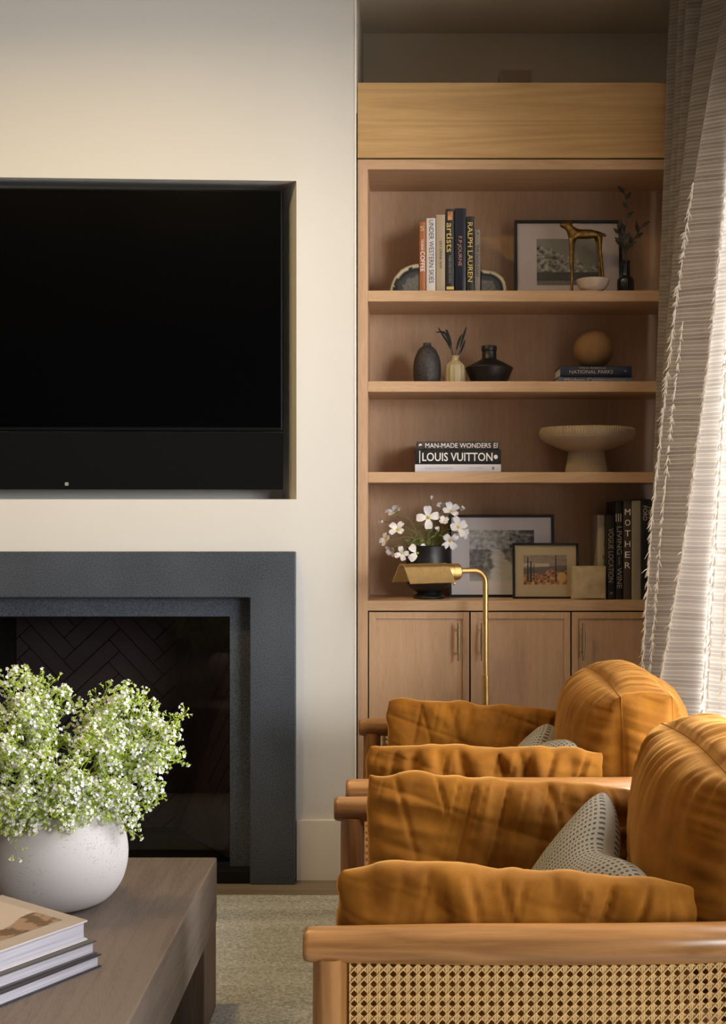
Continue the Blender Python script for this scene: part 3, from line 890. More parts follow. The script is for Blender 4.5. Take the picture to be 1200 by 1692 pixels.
# bronze dog
def bronze_dog():
    D = 4.38
    def p(px, py, dy=0): v = P(px, py, D); v.y += dy; return v
    t = thing('dog_figurine', 'slender bronze dog figurine standing before the mountain picture', 'figurine', (p(965, 480).x, D, Z1))
    # one continuous skinned body
    pts, rad, ed = [], [], []
    def add(v, r): pts.append(v); rad.append(r); return len(pts)-1
    s = D/F
    chest = add(p(946, 385), 7.9*s); mid = add(p(967, 389), 7.2*s); hip = add(p(990, 384.5), 6.8*s)
    ed += [(mid, chest), (mid, hip)]
    nk = add(p(939, 377), 5*s); hd = add(p(939.5, 370.5), 6*s); hd2 = add(p(932, 371.5), 4*s); sn = add(p(924.5, 372.5), 3.0*s)
    ed += [(chest, nk), (nk, hd), (hd, hd2), (hd2, sn)]
    ear = add(p(945, 363.5, .004), 2.2*s); ed.append((hd, ear))
    tail1 = add(p(997, 386), 2.4*s); tail2 = add(p(1001.5, 391), 1.8*s); ed += [(hip, tail1), (tail1, tail2)]
    rad = [x*1.35 for x in rad]
    def leg(root, xs, dy, foot):
        last = root
        for (px, py, r) in xs:
            v = p(px, py, dy); 
            if py > 478: v.z = Z1+.004
            k = add(v, r*s); ed.append((last, k)); last = k
        v = p(foot, 480, dy); v.z = Z1+.003
        k = add(v, 1.8*s); ed.append((last, k))
    leg(chest, [(943, 400, 3.6), (944, 420, 3.0), (943, 433, 2.7), (945, 460, 2.4), (943.5, 482, 2.4)], -.012, 938)
    leg(chest, [(948, 402, 3.2), (947.5, 424, 2.6), (946.5, 455, 2.2), (946.5, 482, 2.1)], .016, 942)
    leg(hip, [(991, 397, 4.0), (991, 414, 3.0), (993, 430, 2.8), (995.5, 455, 2.3), (996, 482, 2.3)], -.012, 991)
    leg(hip, [(989, 400, 3.2), (991, 424, 2.5), (993.5, 455, 2.2), (993, 482, 2.1)], .016, 988)
    me = bpy.data.meshes.new('body'); me.from_pydata([tuple(v) for v in pts], ed, [])
    o = mesh_obj('body', me, M['bronze'], t)
    sk = o.modifiers.new('skin', 'SKIN'); sk.branch_smoothing = .4
    me.skin_vertices[0] if me.skin_vertices else None
    lay = me.skin_vertices[0].data if me.skin_vertices else None
    if lay is None:
        bm = bmesh.new(); bm.from_mesh(me); bm.verts.layers.skin.verify(); bm.to_mesh(me); bm.free(); lay = me.skin_vertices[0].data
    for i, r in enumerate(rad): lay[i].radius = (r*1.05, r*.9)
    lay[mid].use_root = True
    ss = o.modifiers.new('sub', 'SUBSURF'); ss.levels = 2; ss.render_levels = 2
    dg = bpy.context.evaluated_depsgraph_get()
    me2 = bpy.data.meshes.new_from_object(o.evaluated_get(dg))
    o.modifiers.clear(); o.data = me2
    for pl in me2.polygons: pl.use_smooth = True
bronze_dog()

def lathed(name, label, cat, px, z0, D, prof, m, n=48, group=None, **k):
    """prof in (radius px, height px)"""
    x = pb(px, D); s = D/F
    bm = bmesh.new(); lathe(bm, [(max(r, .01)*s, h*s) for r, h in prof], (x, D, z0), n, **k)
    o = obj(name, bm, m, None, True, 35)
    me = o.data; me.transform(Matrix.Translation((-x, -D, -z0))); o.location = (x, D, z0)
    tag(o, label, cat, group)
    return o
def hollow(prof, t=2.0):
    inner = [(max(r-t, .5), h) for r, h in reversed(prof)]
    inner[-1] = (inner[-1][0], inner[-1][1]+t)
    return prof+inner
sm = lambda pts, n=5: [(v.x, v.y) for v in spline([(a, b, 0) for a, b in pts], n)]
lathed('bowl', 'small white bowl on the top shelf at the bronze dog\'s feet', 'bowl', 980, Z1, 4.31, hollow(sm([(14, 0), (22, 6), (26, 14), (27.5, 20)])), M['white_ceramic'])
# dark bottle with branch of leaves
D = 4.40
t = thing('bud_vase', 'smoked glass bottle vase on the top shelf beside the picture', 'vase', (pb(1034, D), D, Z1))
bm = bmesh.new(); s = D/F
lathe(bm, [(r*s, h*s) for r, h in hollow(sm([(13, 0), (14, 4), (14, 24), (12, 30), (8.5, 33), (7.5, 38), (7.5, 56), (8.5, 58)], 4), 1.6)], (pb(1034, D), D, Z1), 32)
obj('bottle', bm, plain('smoked_bottle', '#17191a', .12, spec=.6), t, True, 40)
t2 = thing('leaf_branch', 'dark green leafy branch standing in the smoked glass bottle', 'branch', (pb(1034, D), D, Z1+.02))
random.seed(5)
bm = bmesh.new(); bl_ = bmesh.new()
def leaf(bm, p, d, L, W, up=Vector((0, -1, .2))):
    d = d.normalized(); sd = d.cross(up).normalized(); nn = sd.cross(d)
    rows = []
    for k, (t_, w_) in enumerate(((0, .05), (.2, .6), (.45, 1), (.7, .75), (.9, .35), (1, .03))):
        c = p+d*L*t_+nn*(.12*L*math.sin(t_*PI))
        rows.append((bm.verts.new(c-sd*W*w_), bm.verts.new(c+nn*-.1*W*w_), bm.verts.new(c+sd*W*w_)))
    for a, b in zip(rows[:-1], rows[1:]):
        bm.faces.new((a[0], a[1], b[1], b[0])); bm.faces.new((a[1], a[2], b[2], b[1]))
stems = [[(1034, 470), (1034, 425), (1030, 400), (1037, 350), (1032, 318)], [(1034, 470), (1034, 420), (1027, 398), (1020, 372)], [(1034, 470), (1035, 420), (1048, 395), (1062, 372)]]
for st in stems:
    sp = spline([P(a, b, D) for a, b in st], 8); tube(bm, sp, .0016, 6)
    for k in range(10, len(sp), 3):
        dd = (sp[k]-sp[k-1]).normalized()
        sgn = 1 if (k//3) % 2 else -1
        leaf(bl_, sp[k], dd+Vector((sgn*.7, random.uniform(-.5, .2), 0)), random.uniform(.03, .045), .008)
obj('stem', bm, M['leaf_dark'], t2); obj('leaves', bl_, M['leaf_dark'], t2)

# second shelf
lathed('vase', 'dark pitted pebble-shaped vase at the left of the second shelf', 'vase', 706, Z2, 4.38, hollow(sm([(19, 0), (22, 6), (23.2, 22), (21.5, 40), (15, 56), (7.5, 63), (6.5, 68)]), 2), M['black_stone'], 64)
D = 4.36
lathed('bud_vase', 'small cream faceted bud vase on the second shelf', 'vase', 752, Z2, D, hollow(sm([(15, 0), (16.6, 3), (16.8, 26), (13, 33), (7, 38), (6.2, 42), (8, 46)], 4), 1.5), M['cream_ceramic'], 96, ribs=12, ribd=.0025, ribfrom=3, ribto=14)
t = thing('dried_grass', 'dark feathery dried grass sprigs standing in the cream bud vase', 'dried plant', (pb(752, D), D, Z2+.01))
for st in ([(750, 620), (748, 590), (742, 570), (733, 555), (724, 541)], [(751, 620), (749, 585), (744, 567), (735, 550), (720, 549)],
           [(751, 620), (747, 580), (745, 565), (739, 548), (736, 545)], [(752, 620), (752, 590), (756, 572), (760, 560), (764, 552)],
           [(753, 620), (757, 588), (763, 566), (767, 552), (771, 540)], [(753, 620), (756, 592), (762, 580), (766, 570), (769, 561)]):
    bm = bmesh.new(); sp = spline([P(a, b, D) for a, b in st], 8)
    n = len(sp); k0 = int(n*.42)
    tube(bm, sp[:k0+1], .0008, 5)
    tube(bm, sp[k0:], [.0008+.0034*math.sin(PI*min(1, .08+i/(n-k0)))**.7 for i in range(n-k0)], 7)
    obj('sprig', bm, M['dark_feather'], t, True)
lathed('vase', 'black angular bottle vase with thick neck on the second shelf', 'vase', 808.5, Z2, 4.40, hollow([(27, 0), (28, .5), (37.5, 22), (39.5, 27), (38.8, 28.5), (22, 37.5), (13.5, 41.5), (12.2, 43.5), (11.8, 55), (12.8, 56), (13, 62.5), (12.3, 64)], 2), M['black_ceramic'], 64)
# books lying and a ball
def flat_book(px0, px1, py0, py1, D, depth, col, label, texts, group, name='book', z=None, m=None, xtra=0):
    s = D/F; x0, x1 = pb(px0, D), pb(px1, D); z0, z1 = z
    t = thing(name, label, 'book', ((x0+x1)/2, D, z0), group)
    mm = m or cover(name+'_flat_'+col.strip('#'), col, .4)
    bm = bmesh.new(); th = .0022; h = z1-z0
    poly = [(depth, 0)]+[(.004*(1-math.sin(PI*k/8)), h/2-h/2*math.cos(PI*k/8)) for k in range(9)]+[(depth, h), (depth, h-th), (.008, h-th), (.008, th), (depth, th)]
    prism(bm, poly, (x0, D-.004, z0), (0, 1, 0), (0, 0, 1), (1, 0, 0), x1-x0)
    cov = obj('cover', bm, mm, t)
    bx('pages', x0+.004, x1-.004, D+.005, D+depth-.008, z0+th, z1-th, M['paper'], t)
    for (body, pa, pb_, hf, ink, zc, bold) in texts:
        text(body, (pb((pa+pb_)/2, D), D-.0042, z0+h*zc), (pb_-pa)*s, h*hf, ink, cov, 'h', bold=bold)
    return t
s = 4.34/F
zA = Z2; zB = zA+.0245; zC_ = zB+.036
flat_book(922, 1046, 0, 0, 4.35, .19, '#5e6880', 'grey-blue book titled Modern Cabins, under the navy book', [('Modern Cabins', 933, 999, .62, M['tan_ink'], .48, 0), ('RETURN TO WONDER', 1001, 1034, .2, M['tan_ink'], .45, 0)], 'books under the ball on the second shelf', z=(zA, zB))
flat_book(926, 1044, 0, 0, 4.34, .18, '#142040', 'navy blue book titled NATIONAL PARKS, beneath the round ball', [('NATIONAL PARKS', 941, 1013, .34, M['tan_ink'], .42, 0), ('WILD AMERICA', 957, 1001, .13, M['tan_ink'], .80, 0), ('v', 1030, 1036, .2, M['grey_ink'], .5, 0)], 'books under the ball on the second shelf', z=(zB+.0002, zC_))
bm = bmesh.new(); D = 4.43; rb = 33*D/F
bmesh.ops.create_uvsphere(bm, u_segments=48, v_segments=32, radius=rb)
bmesh.ops.translate(bm, verts=bm.verts, vec=(0, 0, rb))
o = obj('decorative_ball', bm, M['ball'], None, True); o.location = (pb(981, D), D, zC_+.0002)
tag(o, 'round tan stone ball resting on the two blue books', 'ball')

# third shelf
G3 = 'stacked fashion books on the third shelf'
h1, h2, h3 = 11.8*s, 24.2*s, 14*s
za = Z3+3.6*s*.5+.0
D3 = 4.31
flat_book(686, 828, 0, 0, D3, .24, '#c9c8d4', 'white book with faint grey title at the bottom of its stack', [('THE SEVEN STORY OF THE LADY', 702, 748, .26, M['pale_grey_ink'], .5, 0), ('PRETTY STATEMENTS', 775, 799, .24, M['pale_grey_ink'], .5, 0), ('o', 813, 817, .36, M['dark_ink'], .5, .03)], G3, z=(Z3, Z3+13.2*s))
zq = Z3+13.2*s+.0002
flat_book(686.5, 828, 0, 0, D3+.004, .24, '#0c0b0e', 'thick black book titled LOUIS VUITTON in white capitals', [('LOUIS VUITTON', 698, 814, .58, M['white_ink'], .5, .01), ('I', 693, 694.5, .85, M['white_ink'], .5, 0), ('o', 816, 822.5, .30, M['white_ink'], .5, .12)], G3, z=(zq, zq+24*s))
zq2 = zq+24*s+.0002
flat_book(689, 825, 0, 0, D3+.006, .23, '#3b3433', 'thin dark book titled MAN-MADE WONDERS on top of its stack', [('MAN-MADE WONDERS', 703, 811, .58, M['white_ink'], .5, 0), ('o', 692, 697.5, .42, M['white_ink'], .5, .14), ('EI', 816, 822, .6, M['white_ink'], .5, 0)], G3, z=(zq2, zq2+13.4*s), m=plain('patterned_dark_cover', '#40383a', .4, var=.7, vscale=45))
D = 4.42
lathed('pedestal_bowl', 'ribbed beige footed bowl at the right of the third shelf', 'bowl', 969, Z3, D, [(34.5, 0), (35, .8)]+[(35-5.2*k/8, .8+34*k/8) for k in range(1, 9)]+[(30, 36), (44, 40.5), (66, 50), (77, 57), (78.5, 60.5), (79, 66), (78, 72.5), (76.5, 74), (74, 73.5), (60, 62), (30, 50), (1, 46)], M['clay'], 480, ribs=80, ribd=.0022, ribfrom=1, ribto=9)
# ribs round the rim of the bowl are a child relief band
pbw = bpy.data.objects['pedestal_bowl']
bm = bmesh.new(); s4 = D/F
for k in range(110):
    a = 2*PI*k/110; c, sn_ = math.cos(a), math.sin(a); r0 = 78.3*s4
    x, y = pb(969, D)+r0*c, D+r0*sn_
    tube(bm, [(x, y, Z3+60.5*s4), (x+.0008*c, y+.0008*sn_, Z3+66*s4), (x, y, Z3+73*s4)], .0026, 6)
obj('rim_fluting', bm, M['clay'], pbw, True)

# counter level: black footed vase with flowers
D = 4.39
vz = lathed('footed_vase', 'black footed vase of white flowers on the counter behind the brass lamp', 'vase', 709, Z4, D, hollow(sm([(25, 0), (26, 3), (22, 7), (20, 10), (30, 17), (38, 28), (40.5, 42), (38, 58), (36, 72), (36.5, 86), (37.5, 88)], 5), 2), M['black_ceramic'], 64)
t = thing('flower_bunch', 'bunch of white four-petal flowers standing in the black footed vase', 'flowers', (pb(709, D), D, Z4+.08))
random.seed(11)
def petal(bm, c, u, n, L, W):
    """broad petal with notched tip along u, surface normal n"""
    sd = u.cross(n).normalized()
    prof = ((0, .12, 0), (.22, .55, .10), (.5, .95, .16), (.78, 1, .10), (.95, .7, -.02), (.93, .18, .0))
    rows = []
    for (a, w_, h) in prof:
        m_ = c+u*L*a+n*h*L
        rows.append([bm.verts.new(m_-sd*W*w_+n*.05*L*w_), bm.verts.new(m_), bm.verts.new(m_+sd*W*w_+n*.05*L*w_)])
    for a, b in zip(rows[:-1], rows[1:]):
        for k in (0, 1): bm.faces.new((a[k], a[k+1], b[k+1], b[k]))
def blossom(px, py, dy, rpx, face, roll, closed=0):
    c = P(px, py, D); c.y += dy; s = D/F; R = rpx*s*1.12
    n = Vector(face).normalized(); a = n.cross(Vector((0, 0, 1))).normalized(); b = n.cross(a)
    bm = bmesh.new()
    for k in range(4):
        an = roll+PI/2*k+random.uniform(-.15, .15)
        u = (a*math.cos(an)+b*math.sin(an))
        u = (u*(1-closed)+n*closed).normalized()
        nn = (n-u*n.dot(u)).normalized() if closed < .9 else a
        petal(bm, c, u, nn, R, R*.33)
    f = obj('blossom', bm, M['white_petal'], t, True)
    bm = bmesh.new(); bmesh.ops.create_icosphere(bm, subdivisions=2, radius=R*.14)
    bmesh.ops.translate(bm, verts=bm.verts, vec=c+n*R*.1)
    obj('flower_centre', bm, M['yellow_center'], f, True)
    return c
FL = [(707, 855, -.03, 18, (.05, -1, .1), .05, 0), (691, 913, -.06, 17, (0, -1, .15), .75, 0), (744, 846, -.02, 16, (.2, -.9, .7), .4, .35),
      (652, 848, -.02, 15, (-.4, -.5, .9), .3, .3), (634, 862, 0, 8, (-.8, -.5, .2), .3, .6), (657, 876, -.03, 15, (-.2, -.7, .5), .9, .3),
      (640, 893, -.03, 13, (-.7, -.6, .4), .2, .35), (650, 906, -.02, 13, (-.5, -.6, -.5), .5, .45), (664, 913, -.05, 12, (-.1, -1, -.2), .2, .2),
      (733, 863, -.03, 11, (0, -.8, .5), .5, .5), (755, 872, -.02, 18, (.5, -.7, .3), .2, .25), (742, 892, -.05, 16, (.2, -.8, -.4), .8, .25),
      (762, 880, .0, 13, (.7, -.6, 0), .3, .4), (713, 826, 0, 7, (.1, -.3, 1), .2, .85), (760, 844, 0, 9, (.6, -.4, .6), .2, .7), (724, 879, -.02, 9, (-.2, -.6, .8), .5, .7), (730, 842, .01, 12, (0, -.6, 1), .5, .5)]
bm = bmesh.new(); root = P(709, 905, D)
for f in FL:
    c = blossom(*f)
    mid = root.lerp(c, .5)+Vector((0, 0, .02+.02*random.random()))
    tube(bm, spline([root+Vector((random.uniform(-.03, .03), 0, -.07)), root+Vector(((c.x-root.x)*.3, 0, .01)), mid, c+Vector((0, .006, 0))], 6), .0016, 6)
for k in range(9):
    a, b = random.uniform(672, 745), random.uniform(862, 898)
    tube(bm, spline([root+Vector((0, 0, -.05)), P((a+709)/2, 890, D), P(a, b, D)], 6), .0013, 5)
obj('stems', bm, M['stem_green'], t, True)
bm = bmesh.new()
for k in range(40):
    p = P(random.uniform(672, 748), random.uniform(872, 900), D); p.y += random.uniform(-.03, .03)
    leaf(bm, p, Vector((random.uniform(-1, 1), random.uniform(-.6, 0), random.uniform(.1, 1))), random.uniform(.012, .03), .003)
obj('leaves', bm, M['stem_green'], t, True)
# carved stone block
D = 4.33
x0, x1 = pb(946, D), pb(1002, D); zt_ = EYE-(936-CY)*D/F
t = thing('stone_block', 'pale carved stone block of stepped squares on the counter by the books', 'ornament', ((x0+x1)/2, D, Z4))
bm = bmesh.new(); wv = x1-x0; hv = zt_-Z4
for k in range(7):
    i = k*.0075
    box(bm, x0+i, x1-(0 if k == 0 else .002+i*.1), D+.004-.0022*k, D+.05, Z4+(0 if k == 0 else .002+i*.1), zt_-i, .0006)
obj('carved_squares', bm, M['travertine'], t)
bm = bmesh.new(); c = Vector((x0+wv*.66, D-.010, Z4+hv*.38))
for rr in (.030, .022, .013):
    pts = [c+Vector((rr*math.cos(a*PI/14), 0, rr*math.sin(a*PI/14))) for a in range(29)]
    tube(bm, pts, .0011, 6, cap=False)
obj('carved_ring', bm, M['travertine'], t, True)

G4 = 'upright books on the counter'
tb = upright_book(987.5, 1003, 851, Z4, '#a89c8c', 'pale patterned book leftmost of the upright counter books', [], G4, D=4.40)
bm = bmesh.new()
random.seed(3)
for k in range(16):
    p = Vector((pb(999+random.uniform(-3, 3), 4.395), 4.3945, EYE-(random.uniform(865, 975)-CY)*4.4/F))
    leaf(bm, p, Vector((random.uniform(-.4, .4), 0, 1)), .02, .0035)
tag(obj('floral_print', bm, M['stem_green'], tb), kind='stuff')
upright_book(1003.4, 1016.5, 851, Z4, '#08080a', 'black book titled VOGUE LOCATION with pale dot near its foot', [('VOGUE LOCATION', 1009.5, 873, 962, 8.5, M['grey_ink'], 'd'), ('o', 1010, 982, 978, 3.5, M['pale_grey_ink'], 'h')], G4, D=4.335)
tb = upright_book(1017, 1030, 829, Z4, '#0b0a0b', 'black book titled LIVING with WINE on the counter', [('LIVING', 1023.5, 870, 916, 8, M['grey_ink'], 'd'), ('WINE', 1023.5, 938, 972, 8, M['grey_ink'], 'd'), ('with', 1023.5, 920, 933, 3, M['grey_ink'], 'd'), ('III', 1022, 849, 862, 9, M['tan_ink'], 'h')], G4, D=4.34)
upright_book(1030.4, 1043.5, 827, Z4, '#40352f', 'brown book with stacked white capitals MOTHER', [(ch, 1037, 841+17.6*i, 851+17.6*i, 9, M['white_ink'], 'h') for i, ch in enumerate('MOTHER')], G4, D=4.335)
upright_book(1044, 1059.5, 827, Z4, '#8a8172', 'cream book with small grey title, between brown and black books', [('TRAVELS WITH HIM', 1052, 898, 952, 5, M['grey_ink'], 'd')], G4, D=4.33)
upright_book(1060, 1098, 825, Z4, '#060608', 'thick black book titled TOM FORD, rightmost beside the curtain', [('TOM', 1074.5, 836, 856, 7, M['tan_ink'], 'd'), ('FORD', 1066, 836, 860, 7, M['tan_ink'], 'd')], G4, D=4.33)

# ------------------------------------------------------------------ floor lamp
D = 4.15
lx = pb(802.5, D)
t = thing('floor_lamp', 'brass pharmacy floor lamp with tent shade in front of the bookcase', 'floor lamp', (lx, D, 0))
bm = bmesh.new(); lathe(bm, [(.085, 0), (.086, .004), (.085, .014), (.08, .017), (.02, .019), (.012, .03)], (lx, D, 0), 48)
obj('base', bm, M['brass'], t, True, 30)
zk = P(0, 1118, D).z
bm = bmesh.new(); tube(bm, [(lx, D, .02), (lx, D, zk)], .0125, 20); obj('lower_pole', bm, M['brass'], t, True, 40)
bm = bmesh.new(); tube(bm, [(lx, D, zk-.004), (lx, D, zk+.006)], .0138, 20); obj('collar', bm, M['brass'], t, True, 40)
ang = math.radians(28)
ax = Vector((-math.cos(ang), -math.sin(ang), 0)); side = Vector((math.sin(ang), -math.cos(ang), 0))
za_ = P(0, 942, D).z
# arm: from the pole curving towards the shade axis
bendr = .045
pts = [Vector((lx, D, zk))]+[Vector((lx, D, za_-bendr-.01))]
for k in range(9):
    a = PI/2*k/8; pts.append(Vector((lx, D, za_-bendr))+ax*bendr*(1-math.cos(a))+Vector((0, 0, bendr*math.sin(a))))
e = pts[-1]+ax*.062; pts.append(e)
bm = bmesh.new(); tube(bm, pts, .0095, 16); obj('arm', bm, M['brass'], t, True, 50)
bm = bmesh.new()
zs = Vector((0, 0, -.003))
tube(bm, [e+zs, e+zs+ax*.004, e+zs+ax*.03, e+zs+ax*.0301, e+zs+ax*.0315, e+zs+ax*.0316, e+zs+ax*.075], [.026, .0285, .0285, .0265, .0265, .0285, .0285], 28)
obj('socket', bm, M['brass'], t, True, 30)
# tent shade
s0 = e+zs+ax*.05; s1 = s0+ax*.170
prof = []
hw, rt, ht = .064, .030, .062
top = .031
for k in range(15):
    a = math.radians(-62+124*k/14)
    prof.append((rt*math.sin(a), top-rt+rt*math.cos(a)))
prof = [(-hw, top-ht)]+prof+[(hw, top-ht)]
prof = prof[::-1] if False else prof
bm = bmesh.new()
outer = [[bm.verts.new(c+side*p_[0]+Vector((0, 0, p_[1]))) for p_ in prof] for c in (s0, s1)]
inner = [[bm.verts.new(c+side*p_[0]*.965+Vector((0, 0, p_[1]-.0018))) for p_ in prof] for c in (s0+ax*.001, s1-ax*.0)]
for L2 in (outer, inner):
    for k in range(len(prof)-1): bm.faces.new((L2[0][k], L2[0][k+1], L2[1][k+1], L2[1][k]))
for k in range(len(prof)-1):
    for e_ in (0, 1): bm.faces.new((outer[e_][k], outer[e_][k+1], inner[e_][k+1], inner[e_][k]))
for kk in (0, -1): bm.faces.new((outer[0][kk], outer[1][kk], inner[1][kk], inner[0][kk]))
# closed end plate at the socket side
bm.faces.new([bm.verts.new(s0+ax*.002+side*p_[0]*.96+Vector((0, 0, p_[1]-.002))) for p_ in prof])
sh = obj('lamp_shade', bm, M['brass'], t, True, 35)
bm = bmesh.new()
pt = s0+side*hw+Vector((0, 0, top-ht))
tube(bm, [pt+ax*.004, pt+ax*.004+Vector((0, 0, -.009))], .0045, 10)
obj('shade_tip', bm, M['brass'], sh, True)

# ------------------------------------------------------------------ rug and table
RZ = .012
bm = bmesh.new(); box(bm, -3.1, 1.0, .2, 4.056, 0, RZ, .004, 2)
tag(obj('rug', bm, M['rug']), 'large pale grey-green loop pile rug under the table and armchairs', 'rug')
TX1, TXL, TY0, TY1, TZ, TT = -.481, -1.75, 1.72, 3.14, .40, .168
t = thing('coffee_table', 'chunky weathered wood waterfall coffee table on the rug', 'table', ((TX1+TXL)/2, (TY0+TY1)/2, RZ))
bm = bmesh.new()
# top in three planks with mitred outer ends
box(bm, TXL, TX1, TY0, TY1, TZ-TT, TZ, .004)
obj('tabletop', bm, M['table_wood'], t)
for (a, b) in ((TY1-.186, TY1-.002), (TY0+.002, TY0+.186)):
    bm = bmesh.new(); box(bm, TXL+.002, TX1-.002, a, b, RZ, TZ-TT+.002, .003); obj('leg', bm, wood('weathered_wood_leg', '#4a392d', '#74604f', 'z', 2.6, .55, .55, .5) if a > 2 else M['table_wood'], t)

# ------------------------------------------------------------------ bowl vase with blossom
D = 2.78; vx = (97-CX)*D/F; s = D/F
pr = sm([(60, 0), (84, 10), (104, 36), (112.5, 72), (109, 108), (98, 136), (88, 150), (83, 156)], 5)
lathed('round_vase', 'round white pitted cement vase on the coffee table', 'vase', 97, TZ, D, hollow(pr, 7), M['planter'], 72)
def cull(): pass
t = thing('blossom_bouquet', 'loose bouquet of tiny white filler flowers in the round vase', 'flowers', (vx, D, TZ+.03))
random.seed(21)
SV, SF, BV, BF, GV, GF = [], [], [], [], [], []
def stick(p0, p1, r0, r1, n=4):
    d = (p1-p0).normalized(); a = d.cross(Vector((0, 0, 1)))
    if a.length < 1e-3: a = Vector((1, 0, 0))
    a.normalize(); b = d.cross(a); k = len(SV)
    for (p, r) in ((p0, r0), (p1, r1)):
        for i in range(n): SV.append(p+(a*math.cos(2*PI*i/n)+b*math.sin(2*PI*i/n))*r)
    for i in range(n): SF.append((k+i, k+(i+1) % n, k+n+(i+1) % n, k+n+i))
def rnd(): return Vector((random.gauss(0, 1), random.gauss(0, 1), random.gauss(0, 1)))
def floret(c, n, R):
    n = n.normalized(); a = n.cross(rnd()).normalized(); b = n.cross(a); ph = random.random()*6
    for k in range(5):
        an = ph+2*PI*k/5; u = a*math.cos(an)+b*math.sin(an); sd = n.cross(u)
        i = len(BV)
        BV.extend((c, c+u*R*.6-sd*R*.32+n*R*.18, c+u*R+n*R*.22, c+u*R*.6+sd*R*.32+n*R*.18))
        BF.append((i, i+1, i+2, i+3))
def bud(c, d, R):
    d = d.normalized(); a = d.cross(rnd()).normalized(); b = d.cross(a); i = len(GV)
    GV.extend((c-d*R*.9, c+a*R*.5, c+b*R*.5, c-a*R*.5, c-b*R*.5, c+d*R*.6))
    for k in range(4):
        GF.append((i, i+1+k, i+1+(k+1) % 4)); GF.append((i+5, i+1+(k+1) % 4, i+1+k))
def branch(p, d, L, r, depth):
    n = 5; pts = [p]; cur = p; dd = d.normalized(); bend = rnd()*.10
    for k in range(n):
        dd = (dd+bend+Vector((0, 0, .05))+rnd()*.05).normalized(); nx_ = cur+dd*L/n
        stick(cur, nx_, r*(1-.12*k), r*(1-.12*(k+1))); cur = nx_; pts.append((cur))
    if depth == 0:
        m_ = random.randint(2, 4)
        for k in range(m_):
            q_ = dd+rnd()*.55; e_ = cur+q_.normalized()*random.uniform(.005, .011)
            stick(cur, e_, .0006, .0005, 3); bud(e_, q_, .0042)
            if random.random() < .72: floret(e_+q_.normalized()*.002, q_, random.uniform(.0034, .0052))
        return
    m_ = {3: 8, 2: 4, 1: 3}[depth]
    for k in range(m_):
        f = .38+.62*(k+random.random()*.6)/m_; i = min(n-1, int(f*n)); pp = pts[i].lerp(pts[i+1], min(1, f*n-i))
        side_ = (dd.cross(rnd())).normalized()
        nd_ = dd*random.uniform(.5, .95)+side_*random.uniform(.45, .9)
        branch(pp, nd_, L*{3: .42, 2: .5, 1: .55}[depth]*random.uniform(.75, 1.15), r*.6, depth-1)
base = Vector((vx, D, TZ+.17))
# targets: (px, py, dy) the tips of the main stems
tips = [(5, 1112, 0), (45, 1120, .05), (90, 1130, -.02), (62, 1150, -.1), (-50, 1130, 0), (-90, 1180, .02), (-120, 1240, 0), (150, 1200, .08),
        (165, 1165, .02), (205, 1145, 0), (235, 1160, .03), (185, 1200, -.08), (250, 1195, .02), (286, 1192, 0), (268, 1240, .03), (262, 1260, -.04),
        (255, 1300, .0), (215, 1315, -.03), (205, 1340, -.05), (200, 1290, -.1), (140, 1260, -.14), (90, 1230, -.15), (40, 1220, -.15), (-10, 1240, -.13),
        (65, 1345, -.14), (35, 1330, -.14), (-20, 1320, -.14), (110, 1300, -.15), (20, 1290, -.17), (-70, 1310, -.08), (150, 1310, -.15), (75, 1290, -.18), (0, 1180, -.08), (85, 1170, -.05), (30, 1165, 0), (215, 1230, -.06), (170, 1300, -.13), (10, 1310, -.15)]
for (a, b, dy) in tips:
    e_ = P(a, b, D); e_.y += dy
    # foreshortening of the nearer ones
    v = e_-base; L = v.length
    pts = spline([base+Vector((random.uniform(-.04, .04), random.uniform(-.04, .04), -.1)), base+Vector((v.x*.25, v.y*.3, .035+max(0, v.z*.3))), base+v*.62+Vector((0, 0, .02)), e_-v*.12], 3)
    for p0, p1 in zip(pts[:-1], pts[1:]): stick(p0, p1, .0017, .0015, 5)
    for k in range(4, len(pts)):
        for rep in range(2):
            dd = (pts[k]-pts[k-1]).normalized()+rnd()*.45
            branch(pts[k], dd, random.uniform(.035, .060), .0010, 2 if k > 5 else 1)
raw('stems', SV, SF, M['lime_stem'], t); 
tag(raw('blossoms', BV, BF, M['white_petal'], t), kind='stuff')
tag(raw('buds', GV, GF, M['lime_leaf'], t), kind='stuff')

